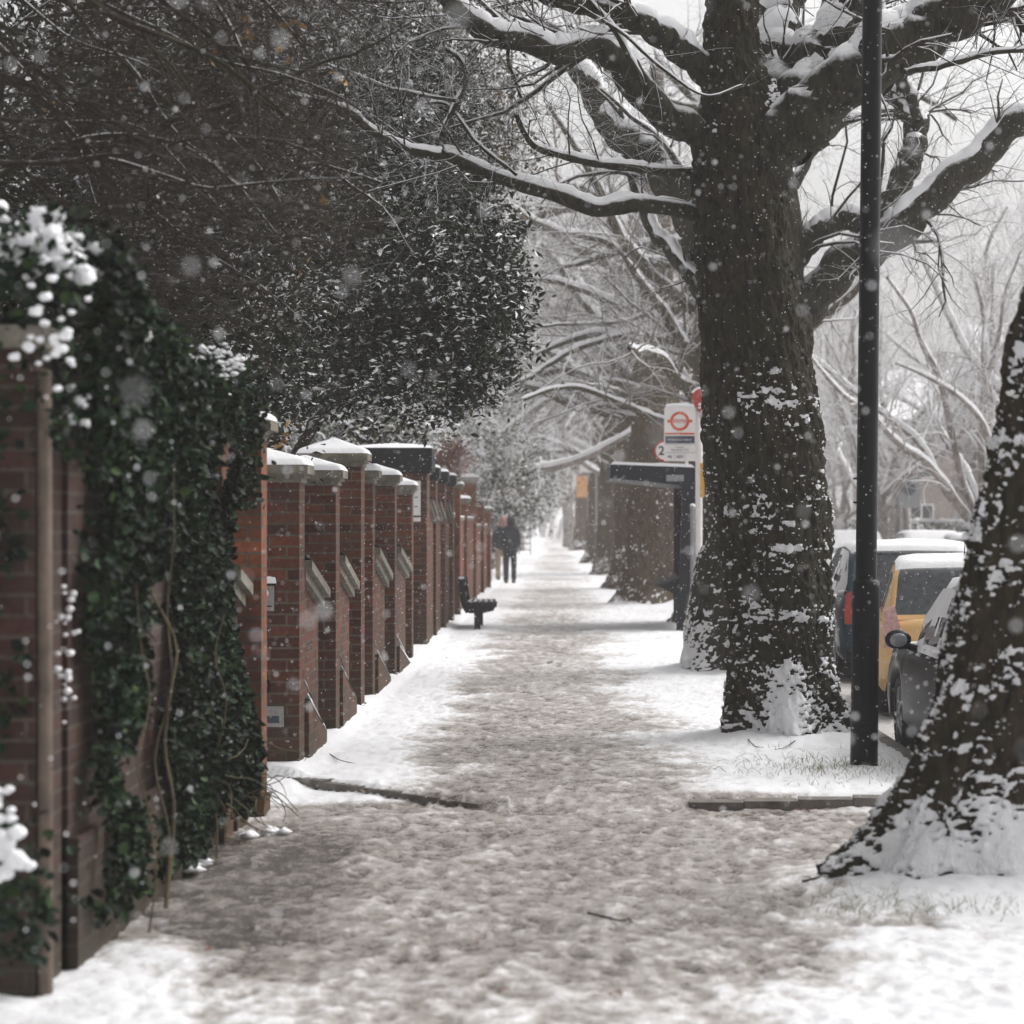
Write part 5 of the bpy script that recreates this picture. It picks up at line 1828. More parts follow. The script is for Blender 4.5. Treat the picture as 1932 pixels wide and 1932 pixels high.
def bench():
    Y0, Y1 = 40.6, 42.2
    s = Y0 / FPX
    X = lambda px: (px - VPX) * s
    Z = lambda py: EYE - (py - VPY) * s
    root = empty("bench", (X(900), Y0, 0), "black perch bench by the brick wall, seen end on, a little snow on its slats", "bench")
    mb = MB()
    for k in range(5):
        a = X(882) + k * (X(934) - X(882)) / 5
        w = (X(934) - X(882)) / 5
        mb.box(a + .004, a + w * .68, Y0, Y1, Z(1142) , Z(1136))
    mb.prism([(X(880), Z(1143)), (X(934), Z(1141)), (X(932), Z(1152)), (X(908), Z(1158)), (X(884), Z(1157))], 'y', Y0 + .002, Y0 + .06)
    mb.prism([(X(880), Z(1143)), (X(934), Z(1141)), (X(932), Z(1152)), (X(908), Z(1158)), (X(884), Z(1157))], 'y', Y1 - .06, Y1 - .002)
    seat = mb.build("seat", M['blackmatt'], root)
    sb = MB()
    rs = np.random.RandomState(3)
    for k in range(5):
        a = X(882) + k * (X(934) - X(882)) / 5 + .02
        pts = np.stack([np.full(9, a) + rs.normal(size=9) * .006, np.linspace(Y0 + .03, Y1 - .05, 9), np.full(9, Z(1136) + .006)], -1)
        blobs(sb, pts, .03, rs, flat=.35)
    sb.build("snow_clumps", M['snow'], seat)
    mb = MB()
    c = catmull(np.array([(X(884), Z(1155)), (X(876), Z(1140)), (X(872), Z(1115)), (X(870), Z(1092))]), 12)
    c3 = np.stack([c[:, 0], np.full(12, Y0 + .03), c[:, 1]], -1)
    mb.tubes(c3, np.linspace(.05, .045, 12), 8, caps=True)
    c3 = c3 + np.array([0, Y1 - Y0 - .06, 0])
    mb.tubes(c3, np.linspace(.05, .045, 12), 8, caps=True)
    for k in (3, 6, 9, 11):
        mb.box(c[k, 0] - .015, c[k, 0] + .015, Y0 + .06, Y1 - .06, c[k, 1] - .03, c[k, 1] + .03)
    mb.build("backrest", M['blackmatt'], root)
    for yy in (Y0 + .03, Y1 - .09):
        mb = MB()
        mb.box(X(894.5), X(906), yy, yy + .06, -0.03, Z(1155))
        mb.build("leg", M['blackmatt'], root)
    sb = MB(); sb.ball((c[-1, 0], Y0 + .03, c[-1, 1] + .01), .045, n=8, sq=(1, 1, .5)); sb.build("snow_cap", M['snow'], root)


bench()


def lamp_post():
    Y = 17.85
    s = Y / FPX
    X = lambda px: (px - VPX) * s
    x0, xt = X(1630), X(1646)
    root = empty("lamp_post", (x0, Y, 0), "tall glossy black lamp post with a wider lower section, in front of the parked cars", "lamp post")
    zs = EYE - (1095 - VPY) * s
    H = 8.6
    def cx(z):
        return x0 + (xt - x0) * z / (EYE + VPY * s)
    def seg(prof, sides=40):
        mb = MB()
        a = np.linspace(0, 2 * np.pi, sides, endpoint=False)
        V = np.array([[(cx(z) + r * math.cos(t), Y + r * math.sin(t), z) for t in a] for r, z in prof])
        mb.grid(V, sides, len(prof), wrap_u=True)
        return mb
    rb = 26 * s
    rt = 19.2 * s
    mb = seg([(rb * 1.02, -0.1), (rb * 1.02, 0.02), (rb, .05), (rb * .99, zs - .05), (rb * .97, zs - .005), (rt * 1.12, zs), (rt * 1.1, zs + .012)])
    b = mb.build("base", M['black'], root)
    mb = MB()
    for (a, b_, c, d_) in ((-.045, .045, .30, .306), (-.045, .045, .894, .90), (-.048, -.045, .30, .90), (.045, .048, .30, .90)):
        mb.box(cx(.6) + a, cx(.6) + b_, Y - rb * .995, Y - rb * .93, c, d_)
    mb.build("access_door", M['blackmatt'], b)
    prof = [(rt * 1.04, zs)] + [(rt * (1.04 - .14 * k / 12), zs + (H - zs) * k / 12) for k in range(1, 13)]
    mb = seg(prof)
    p = mb.build("shaft", M['black'], root)
    mb = MB()
    for py in (903, 948):
        z = EYE - (py - VPY) * s
        mb.box(cx(z) - rt * 1.35, cx(z) - rt * .9, Y - .01, Y + .01, z - .006, z + .006)
    mb.build("bracket", M['blackmatt'], p)
    mb = MB()
    mb.tubes(catmull(np.array([(cx(H), Y, H), (cx(H) + .1, Y, H + .35), (cx(H) + .6, Y, H + .55), (cx(H) + 1.1, Y, H + .55)]), 14), np.linspace(.05, .035, 14), 12)
    a = mb.build("arm", M['black'], root)
    mb = MB(); mb.ball((cx(H) + 1.35, Y, H + .53), .28, n=9, sq=(1, .5, .28)); mb.build("lantern", M['greymetal'], a)


lamp_post()

# ------------------------------------------------------------------ cars
def car(name_label, loc, Lc, W, H, paint, group, belt=0.92, hood=0.80, snow=True, rear_slope=0.42, tail='hatch', glass='glass', detail=True, flip=False, lamp='lamp_red', antenna=False, roof_snow=0.05, side_snow=0.0, seed=1):
    """hatchback seen from behind; local y runs from the rear bumper (0) to the nose (Lc); flip turns its nose to the camera"""
    root = empty("parked_car", loc, name_label, "car", group)
    hw = W / 2
    r_w = 0.31
    yr, yf = 0.72, Lc - 0.78
    ys = np.unique(np.concatenate([np.linspace(0, .3, 9), np.linspace(.3, Lc - .3, 46), np.linspace(Lc - .3, Lc, 9), yr + np.linspace(-.37, .37, 19), yf + np.linspace(-.37, .37, 19)]))
    def halfw(y):
        e = np.clip(np.minimum(y, Lc - y) / 0.35, 0, 1)
        return hw * (0.80 + 0.20 * np.sqrt(1 - (1 - e) ** 2))
    def top(y):
        return np.interp(y, [0, .05, .18, Lc * .66, Lc * .72, Lc - .35, Lc - .08, Lc], [.62, .86, belt, belt, belt - .02, hood, hood - .14, .55])
    def bot(y):
        z = np.full_like(y, 0.24)
        z = np.where((y < .12) | (y > Lc - .12), 0.32, z)
        for c in (yr, yf):
            d = r_w + .05
            z = np.maximum(z, np.where(np.abs(y - c) < d, r_w + np.sqrt(np.clip(d ** 2 - (y - c) ** 2, 0, None)), 0))
        return z
    hwv, tv, bv = halfw(ys), top(ys), bot(ys)
    rel = [(0.0, 0.0), (0.93, 0.0), (0.985, .10), (1.0, .35), (1.0, .62), (.985, .80), (.955, .93), (.90, 1.0)]
    def section(i):
        z0, z1 = bv[i], tv[i]
        z0 = min(z0, z1 - .06)
        pts = []
        for (a, b) in rel[1:]:
            pts.append((hwv[i] * a, z0 + (z1 - z0) * b))
        pts.append((hwv[i] * .6, z1 + .02))
        pts.append((0, z1 + .035))
        full = pts + [(-x, z) for x, z in pts[-2::-1]]
        return full
    secs = [section(i) for i in range(len(ys))]
    n = len(secs[0])
    V = np.array([[(x, y, z) for x, z in sec] for y, sec in zip(ys, secs)])
    mb = MB()
    mb.grid(V, n, len(ys))
    # ends
    for e, rev in ((0, 0), (-1, 1)):
        ring = V[e]
        c = ring.mean(0)
        mb.add(np.vstack([ring, c[None]]), [((i + 1) % n, i, n) if rev == 0 else (i, (i + 1) % n, n) for i in range(n)])
    # greenhouse
    g0, g1 = 0.10, Lc * .70
    roof0, roof1 = g0 + rear_slope, g1 - 0.95
    gy = np.unique(np.concatenate([np.linspace(g0, roof0, 14), np.linspace(roof0, roof1, 16), np.linspace(roof1, g1, 14)]))
    zr = np.interp(gy, [g0, g0 + (roof0 - g0) * .8, roof0 + .06, (roof0 + roof1) / 2, roof1, g1], [belt - .01, belt + (H - belt) * .86, H - .035, H, H - .02, belt - .01])
    tumb = 0.30
    G = []
    us = np.concatenate([np.linspace(0, 1, 9), [1.04]])
    for y, zt in zip(gy, zr):
        hb = np.interp(y, [g0, g0 + .3, g1 - .5, g1], [hw * .86, hw * .95, hw * .95, hw * .80])
        h = zt - belt
        sec = []
        for u in np.linspace(0, 1, 8):
            sec.append((hb - tumb * h * u, belt - .015 + (h + .015) * u * .93))
        xt = hb - tumb * h
        sec.append((xt - .05, belt + h * .985))
        for u in (.75, .5, .25, 0):
            sec.append(((xt - .05) * u, zt + (.012 * (1 - u))))
        full = sec + [(-x, z) for x, z in sec[-2::-1]]
        G.append([(x, y, z) for x, z in full])
    G = np.array(G)
    ng = G.shape[1]
    cen = (G[:-1, :-1] + G[1:, 1:]) / 2
    yc, zc, xc = cen[..., 1], cen[..., 2], cen[..., 0]
    j = np.arange(ng - 1)[None, :].repeat(len(gy) - 1, 0)
    side = (j <= 6) | (j >= ng - 8)
    topf = ~side
    pillar = np.zeros_like(side)
    for pc in (roof0 + .12, (roof0 + roof1) / 2 + .12):
        pillar |= (np.abs(yc - pc) < .04)
    gl_side = side & (zc > belt + .03) & (zc < H - .13) & (yc > g0 + .28) & (yc < g1 - .35) & ~pillar
    gl_rear = topf & (yc > g0 + .03) & (yc < roof0 - .05) & (np.abs(xc) < hw * .70)
    gl_front = topf & (yc < g1 - .03) & (yc > roof1 + .06) & (np.abs(xc) < hw * .72)
    gl = gl_side | gl_rear | gl_front
    mb.grid(G, ng, len(gy), mask=~gl)
    body = mb.build("body", M[paint], root, loc=(0, 0, 0)) if False else None
    def fin(m, nm, mat, par):
        """vertices are in car space: put them at the car's place"""
        allv = m.v
        base = np.array(parent_world(root))
        for k in range(len(allv)):
            q = allv[k].copy()
            if flip:
                q[:, 1] = -q[:, 1]
                q[:, 0] = -q[:, 0]
            allv[k] = q + base
        return m.build(nm, mat, par)
    body = fin(mb, "body", M[paint], root)
    wins = [("rear_window", gl_rear), ("windscreen", gl_front)]
    pcs = [0, roof0 + .12, (roof0 + roof1) / 2 + .12, 99]
    for sgn in (-1, 1):
        for a_, b_ in zip(pcs[:-1], pcs[1:]):
            wins.append(("side_window", gl_side & (xc * sgn > 0) & (yc > a_) & (yc < b_)))
    for nm, mk in wins:
        if mk.any():
            m = MB(); m.grid(G, ng, len(gy), mask=mk)
            fin(m, nm, M[glass], root)
    # dark underside
    m = MB(); m.box(-hw * .9, hw * .9, .15, Lc - .15, .2, .5)
    fin(m, "chassis", M['blackmatt'], root)
    for sx in (-1, 1):
        for yc_ in (yr, yf):
            m = MB()
            xo = sx * (hw - .02)
            xi = sx * (hw - .22)
            th = np.linspace(0, 2 * np.pi, 29)[:-1]
            ringp = [(xi, r_w * .98), (xo - sx * .03, r_w), (xo - sx * .005, r_w * .93), (xo, r_w * .80), (xo - sx * .015, r_w * .70)]
            Vw = np.array([[(x, yc_ + r * math.cos(t), r_w + r * math.sin(t) - .0) for t in th] for x, r in ringp])
            m.grid(Vw, 28, len(ringp), wrap_u=True)
            wv = fin(m, "wheel", M['tyre'], root)
            m = MB()
            Vw = np.array([[(x, yc_ + r * math.cos(t), r_w + r * math.sin(t)) for t in th] for x, r in [(xo - sx * .015, r_w * .70), (xo - sx * .03, r_w * .62), (xo - sx * .02, r_w * .2), (xo - sx * .012, .001)]])
            m.grid(Vw, 28, 4, wrap_u=True)
            for k in range(5):
                a = k * 2 * math.pi / 5
                m.tubes(np.array([(xo - sx * .02, yc_ + .04 * math.cos(a), r_w + .04 * math.sin(a)), (xo - sx * .012, yc_ + .12 * math.cos(a), r_w + .12 * math.sin(a)), (xo - sx * .02, yc_ + .21 * math.cos(a), r_w + .21 * math.sin(a))]), np.array([.03, .02, .02]), 6)
            fin(m, "hub_cap", M['alloy'], wv)
    for sx in (-1, 1):
        m = MB()
        pts = [(sx * hw * .70, .66), (sx * hw * .92, .64), (sx * hw * .93, .80), (sx * hw * .90, .98), (sx * hw * .80, 1.02), (sx * hw * .74, .84)]
        if sx < 0:
            pts = pts[::-1]
        m.prism(pts, 'y', -.012, .22)
        fin(m, "tail_lamp", M[lamp], root)
        m = MB(); m.box(sx * hw * .75 - .05, sx * hw * .75 + .05, -.02, .03, .36, .43)
        fin(m, "reflector", M['lamp_red'], root)
        # mirror
        m = MB()
        m.ball((sx * (hw + .11), g1 - .62, belt + .07), .085, n=8, sq=(1.15, .6, .85))
        m.tubes(np.array([(sx * (hw - .03), g1 - .58, belt + .0), (sx * (hw + .03), g1 - .6, belt + .02), (sx * (hw + .09), g1 - .62, belt + .05)]), np.array([.03, .025, .03]), 8)
        mi = fin(m, "mirror", M['black'], root)
        m = MB(); m.ball((sx * (hw + .11), g1 - .655, belt + .068), .06, n=7, sq=(1.1, .35, .85))
        fin(m, "mirror_glass", M['paleglass'], mi)
    # bumper line and number plate recess
    m = MB()
    m.box(-hw * .80, hw * .80, -.018, .05, .30, .36)
    m.box(-hw * .86, hw * .86, -.03, .02, .44, .455)
    fin(m, "bumper_trim", M['blackmatt'], root)
    if detail:
        m = MB(); m.box(-.26, .26, -.022, .02, .56, .67)
        fin(m, "number_plate", M['yellow'], root)
    if antenna:
        m = MB(); m.tubes(np.array([(-.0, roof0 + .3, H), (-.0, roof0 + .15, H + .14), (-.0, roof0 + .02, H + .28)]), np.array([.008, .005, .003]), 6)
        fin(m, "antenna", M['black'], root)
    if snow:
        m = MB()
        rs = np.random.RandomState(seed)
        # roof, window bases and bonnet
        GG = G.copy()
        up = (fbm(GG[..., 0] * 4, GG[..., 1] * 4, seed, 3, seed) - .5) * .02
        ex = np.clip((hw * .78 - np.abs(GG[..., 0])) / .08, 0, 1) * np.clip((GG[..., 1] - (roof0 - .06)) / .08, 0, 1) * np.clip((roof1 + .75 - GG[..., 1]) / .10, 0, 1)
        GG[..., 2] += roof_snow * ex ** .5 + up * ex - .002
        jj = j
        mk = topf & (yc > roof0 - .05) & (yc < roof1 + .70)
        m.grid(GG, ng, len(gy), mask=mk)
        Vs = V.copy()
        yb = Vs[..., 1]
        e2 = np.clip((yb - Lc * .69) / .1, 0, 1) * np.clip((Lc - .12 - yb) / .1, 0, 1)
        Vs[..., 2] += .035 * e2 + (fbm(Vs[..., 0] * 5, Vs[..., 1] * 5, 3, 3, seed) - .5) * .02 * e2 + .001
        jb = np.arange(n - 1)[None, :].repeat(len(ys) - 1, 0)
        ycb = ((ys[:-1] + ys[1:]) / 2)[:, None].repeat(n - 1, 1)
        m.grid(Vs, n, len(ys), mask=(jb >= 5) & (jb <= n - 7) & (ycb > Lc * .69) & (ycb < Lc - .1))
        # snow clinging along the waist line
        if side_snow:
            k = int(side_snow * 25)
            yy = rs.uniform(.1, Lc - .2, k)
            sgn = -1
            zz = belt + rs.normal(size=k) * .03 - .01
            xx = sgn * (halfw(yy) * .955 + .0) + rs.normal(size=k) * .012
            blobs(m, np.stack([xx, yy, np.minimum(zz, np.interp(yy, ys, tv) + .02)], -1), .028, rs)
            G2 = G.copy()
            G2[..., 0] += np.sign(G2[..., 0]) * (.012 + .012 * fbm(G2[..., 1] * 4, G2[..., 2] * 6, 1, 3, seed))
            pat = fbm(yc * 2.6, zc * 6, 2, 3, seed + 3)
            m.grid(G2, ng, len(gy), mask=side & (xc < 0) & ((pat > .5 - .06 * side_snow) | (zc < belt + .07)) & (yc > g0 + .1) & (yc < g1 - .25))
            yy = np.linspace(.15, g1 - .2, 40)
            m.tubes(np.stack([-(halfw(yy) * .93), yy, np.full(40, belt + .005)], -1), .02 + .025 * vnoise(yy * 3, 0, 0, seed), 8)
        fin(m, "snow_cover", M['snow'], root)
    return root


car("charcoal hatchback half hidden by the right trunk, snow over its windows and mirror", (3.42, 16.9, -0.12), 3.95, 1.72, 1.36, 'car_grey', "cars parked along the kerb", roof_snow=.07, side_snow=1.4, seed=3, belt=.86)
car("amber coloured hatchback with snow on its roof, behind the lamp post", (3.70, 23.8, -0.12), 3.7, 1.66, 1.42, 'car_orange', "cars parked along the kerb", lamp='lamp_pink', antenna=True, roof_snow=.06, seed=5, belt=.90).rotation_euler = (0, 0, -0.10)
car("petrol blue car whose tail lamp shows left of the lamp post", (4.02, 29.4, -0.12), 4.2, 1.80, 1.52, 'car_blue', "cars parked along the kerb", roof_snow=.06, side_snow=.3, seed=7, belt=.98)
car("pale car with a frosted windscreen across the road, right of the lamp post", (9.05, 66, -0.1), 4.2, 1.75, 1.52, 'car_silver', "far cars across the road", snow=True, glass='paleglass', flip=True, roof_snow=.06, seed=9, detail=False)
car("far car buried white in snow beside the right trunk", (10.0, 62, -0.1), 4.2, 1.75, 1.45, 'car_silver', "far cars across the road", snow=True, glass='paleglass', flip=False, roof_snow=.08, seed=10, detail=False, lamp='lamp_pink')
car("farther snowy car glimpsed between the big trunk and the lamp post", (8.1, 74, -0.1), 4.2, 1.75, 1.48, 'car_silver', "far cars across the road", snow=True, glass='paleglass', flip=True, roof_snow=.08, seed=11, detail=False)


# ------------------------------------------------------------------ people
def skin_mesh(joints, edges, mat, parent, name, root_i=0, sub=2):
    me = bpy.data.meshes.new(name)
    pw = parent_world(parent)
    me.from_pydata([tuple(np.array(p) - pw) for p, r in joints], edges, [])
    o = bpy.data.objects.new("tmp_skin", me)
    col.objects.link(o)
    sk = o.modifiers.new("skin", 'SKIN')
    sv = me.skin_vertices[0].data
    for i, (p, r) in enumerate(joints):
        sv[i].radius = r if isinstance(r, tuple) else (r, r)
        sv[i].use_root = (i == root_i)
    sb = o.modifiers.new("sub", 'SUBSURF')
    sb.levels = sub
    sb.render_levels = sub
    dg = bpy.context.evaluated_depsgraph_get()
    m2 = bpy.data.meshes.new_from_object(o.evaluated_get(dg))
    bpy.data.objects.remove(o)
    m2.materials.clear()
    m2.materials.append(mat)
    for p in m2.polygons:
        p.use_smooth = True
    r = bpy.data.objects.new(name, m2)
    col.objects.link(r)
    r.parent = parent
    return r


def person(x, y, h, label, coat, legs, hat=None, face=1, stride=0.0, group=None, bag=False, fat=1.0):
    z0 = float(ground_z(x, y))
    root = empty("person", (x, y, z0), label, "person", group)
    k = h / 1.75
    def J(a, b, c, r):
        return ((x + a * k, y + b * k, z0 + c * k), tuple(q * k for q in r) if isinstance(r, tuple) else r * k)
    f = face
    j = [J(0, 0, .95, (.15, .12)), J(0, 0, 1.12, (.14, .11)), J(0, .01, 1.32, (.17, .12)), J(0, .01, 1.45, (.13, .10)), J(.01 * f, 0, 1.52, .055), J(.02 * f, 0, 1.60, (.08, .09)), J(.025 * f, 0, 1.69, (.075, .088)),
         J(-.09, 0, .90, .09), J(-.10, -stride, .50, .065), J(-.10, -stride * .6, .10, .045), J(-.10 + .0, -stride * .6 - .12, .04, .042),
         J(.09, 0, .90, .09), J(.10, stride, .50, .065), J(.10, stride * .6, .10, .045), J(.10, stride * .6 - .12, .04, .042),
         J(-.18, 0, 1.42, .06), J(-.225, .0, 1.15, .048), J(-.20, .14, .99, .036), J(-.17, .19, .96, .03),
         J(.18, 0, 1.42, .06), J(.225, .0, 1.15, .048), J(.20, .14, .99, .036), J(.17, .19, .96, .03)]
    e = [(0, 1), (1, 2), (2, 3), (3, 4), (4, 5), (5, 6), (0, 7), (7, 8), (8, 9), (9, 10), (0, 11), (11, 12), (12, 13), (13, 14), (3, 15), (15, 16), (16, 17), (17, 18), (3, 19), (19, 20), (20, 21), (21, 22)]
    body = skin_mesh(j, e, M['skin'], root, "body", 0, 2)
    # clothing slightly larger than the body
    F = fat
    cj = [J(0, 0, .82, (.19 * F, .16)), J(0, 0, 1.0, (.185 * F, .16)), J(0, 0, 1.15, (.18 * F, .15)), J(0, .01, 1.32, (.20 * F, .15)), J(0, .01, 1.46, (.15, .12)), J(0, 0, 1.56, .10),
          J(-.19, 0, 1.42, .085), J(-.235, .0, 1.15, .075), J(-.21, .15, .98, .055), J(.19, 0, 1.42, .085), J(.235, .0, 1.15, .075), J(.21, .15, .98, .055)]
    ce = [(0, 1), (1, 2), (2, 3), (3, 4), (4, 5), (4, 6), (6, 7), (7, 8), (4, 9), (9, 10), (10, 11)]
    skin_mesh(cj, ce, M[coat], root, "coat", 1, 2)
    lj = [J(0, 0, .90, (.17, .14)), J(-.09, 0, .84, .105), J(-.10, -stride, .50, .08), J(-.10, -stride * .6, .06, .066), J(.09, 0, .84, .105), J(.10, stride, .50, .08), J(.10, stride * .6, .06, .066)]
    skin_mesh(lj, [(0, 1), (1, 2), (2, 3), (0, 4), (4, 5), (5, 6)], M[legs], root, "trousers", 0, 2)
    for sx, st in ((-1, -1), (1, 1)):
        yy = st * stride * .6
        m = MB()
        m.tubes(np.array([np.array(J(sx * .10, yy + .04, .055, 0)[0]), np.array(J(sx * .10, yy - .06, .06, 0)[0]), np.array(J(sx * .10, yy - .19, .045, 0)[0])]), np.array([.05, .058, .035]) * k, 10, caps=True)
        m.build("boot", M['boot'], root)
    m = MB()
    if hat:
        m.ball(np.array(J(.025 * f, -.015, 1.655, 0)[0]), .135 * k, n=10, sq=(.92, 1.0, 1.22))
        m.build("hat", M[hat], root)
    else:
        m.ball(np.array(J(.025 * f, .02, 1.69, 0)[0]), .105 * k, n=10, sq=(1, 1.05, 1.05))
        m.build("hair", M['boot'], root)
    return root


person(-1.33, 72.2, 1.78, "person in dark hooded coat and dark trousers standing in front of another", 'coat', 'jeans', hat='coat', stride=.03, fat=1.15)
person(-1.60, 74.2, 1.78, "person in a dusky pink hood and pale trousers half hidden behind the dark coated one", 'coat', 'khaki', hat='pinkcloth', stride=.06)
person(-1.35, 205, 1.8, "tiny hazy walker far up the street, left one", 'coat', 'jeans', stride=.1)
person(-1.95, 208, 1.75, "tiny hazy walker far up the street, nearer the gate", 'coat', 'jeans', stride=.1)


def far_gate():
    Y = 125.0
    z0 = float(gz(Y))
    root = empty("iron_gate", (-1.86, Y, z0), "tall thin black iron gate standing open beyond the two people", "gate")
    mb = MB()
    for x in (-1.86, -1.33):
        mb.box(x - .025, x + .025, Y - .025, Y + .025, z0, z0 + 2.15)
    for z in (.25, .55, .85, 1.2, 1.95, 2.1):
        mb.box(-1.84, -1.35, Y - .015, Y + .015, z0 + z, z0 + z + .045)
    mb.build("frame", M['blackmatt'], root)
    mb = MB()
    for k in range(5):
        x = -1.86 + .088 * (k + 1)
        mb.box(x - .01, x + .01, Y - .01, Y + .01, z0 + .25, z0 + 1.96)
    mb.build("bars", M['blackmatt'], root)


far_gate()


def boards():
    # white board and orange banner in the haze, parking sign across the road
    Y = 100.0
    p = P(1110, 869, Y)
    root = empty("sign_board", (p[0], Y, 0), "small white board on a pole in the haze above the pavement end", "sign")
    mb = MB(); mb.tubes(np.array([(p[0] + .3, Y + .05, .1), (p[0] + .3, Y + .05, 2), (p[0] + .3, Y + .05, p[2] + .4)]), np.array([.04] * 3), 8); mb.build("post", M['greymetal'], root)
    mb = MB(); mb.box(p[0] - .33, p[0] + .33, Y - .02, Y + .02, p[2] - .45, p[2] + .4); mb.build("panel", M['white'], root)
    Y = 128.0
    p = P(1096, 919, Y)
    root = empty("banner", (p[0], Y, .15), "upright orange banner far up the pavement, left of the misty trunks", "banner")
    mb = MB(); mb.tubes(np.array([(p[0] + .35, Y + .05, .1), (p[0] + .35, Y + .05, 2), (p[0] + .35, Y + .05, p[2] + .8)]), np.array([.04] * 3), 8); mb.build("post", M['greymetal'], root)
    mb = MB(); mb.box(p[0] - .23, p[0] + .3, Y - .02, Y + .02, p[2] - .5, p[2] + .55); mb.build("cloth", M['orangeboard'], root)
    mb = MB(); mb.box(p[0] - .45, p[0] - .24, Y - .02, Y + .02, p[2] + .05, p[2] + .55); mb.build("cloth", M['white'], root)
    Y = 90
    p = P(1712, 928, Y)
    root = empty("parking_sign", (p[0], Y, 0), "pale rectangular parking sign with a dark disc, across the road", "road sign")
    mb = MB(); mb.tubes(np.array([(p[0] - .2, Y + .05, 0), (p[0] - .2, Y + .05, 1.5), (p[0] - .2, Y + .05, p[2] + .6)]), np.array([.05] * 3), 8); mb.build("post", M['greymetal'], root)
    mb = MB(); mb.box(p[0] - .3, p[0] + .42, Y - .02, Y + .02, p[2] - .55, p[2] + .6)
    f = mb.build("panel", M['greymetal'], root)
    mb = MB(); disc_y(mb, p[0] + .06, p[2] + .1, .001, .22, Y - .03, Y - .0205); mb.build("disc", M['slate'], f)


boards()


def houses():
    data = [(16.5, 70, 8, 11, 6.0, "hazy house with a snowy roof across the road, nearest the right trunk"), (15.5, 92, 8, 12, 6.4, "hazy house across the road behind the parking sign"),
            (14.5, 116, 9, 14, 6.2, "hazy house across the road seen left of the lamp post"), (-13, 92, 8, 13, 6.4, "hazy house behind the left garden trees")]
    for (x, y, w, d, h, lab) in data:
        root = empty("house", (x + w / 2, y, 0), lab, "house", "hazy houses along the street")
        mb = MB(); mb.box(x, x + w, y, y + d, -.3, h); wl = mb.build("wall", M['housewall'], root)
        mb = MB()
        mb.prism([(y - .3, h), (y + d + .3, h), (y + d / 2, h + 2.6)], 'x', x - .3, x + w + .3)
        rf = mb.build("roof", M['snow'], root)
        mb = MB(); mb.box(x + w * .3, x + w * .3 + .8, y + d / 2 - .4, y + d / 2 + .4, h + 1.8, h + 3.4); mb.build("chimney", M['brick'], rf)
        for zz in (1.0, 3.6):
            for k in range(3):
                xx = x + .9 + k * (w - 1.8 - 1.1) / 2
                mb = MB(); mb.box(xx, xx + 1.1, y - .06, y - .002, zz, zz + 1.5); wi = mb.build("window", M['white'], root)
                m2 = MB(); m2.box(xx + .08, xx + .51, y - .075, y - .061, zz + .08, zz + 1.42); m2.box(xx + .59, xx + 1.02, y - .075, y - .061, zz + .08, zz + 1.42); m2.build("pane", M['glass'], wi)
                yy = y + 1.0 + k * (d - 3.4) / 2
                xs = (x - .06, x - .002) if x > 0 else (x + w + .002, x + w + .06)
                mb = MB(); mb.box(xs[0], xs[1], yy, yy + 1.3, zz, zz + 1.5); wi = mb.build("window", M['white'], root)
                xo = (x - .075, x - .061) if x > 0 else (x + w + .061, x + w + .075)
                m2 = MB(); m2.box(xo[0], xo[1], yy + .08, yy + .6, zz + .08, zz + 1.42); m2.box(xo[0], xo[1], yy + .7, yy + 1.22, zz + .08, zz + 1.42); m2.build("pane", M['glass'], wi)
    # garden hedge along the far pavement
    rs = np.random.RandomState(9)
    root = empty("hedge", (14.4, 80, 0), "snow dusted garden hedge along the far pavement", "hedge")
    n = 9000
    C = np.stack([rs.uniform(14.0, 14.9, n), rs.uniform(45, 170, n), np.zeros(n)], -1)
    C[:, 2] = gz(C[:, 1]) + rs.uniform(0, 1.7, n)
    mb = MB(); leaves(mb, C, .22, rs, 0, .3); mb.build("foliage", M['farleaf'], root)
    sb = MB(); D = C[rs.choice(n, 900)]; D[:, 2] = gz(D[:, 1]) + 1.7; blobs(sb, D, .2, rs, flat=.4); sb.build("snow_cover", M['snow'], root)


houses()

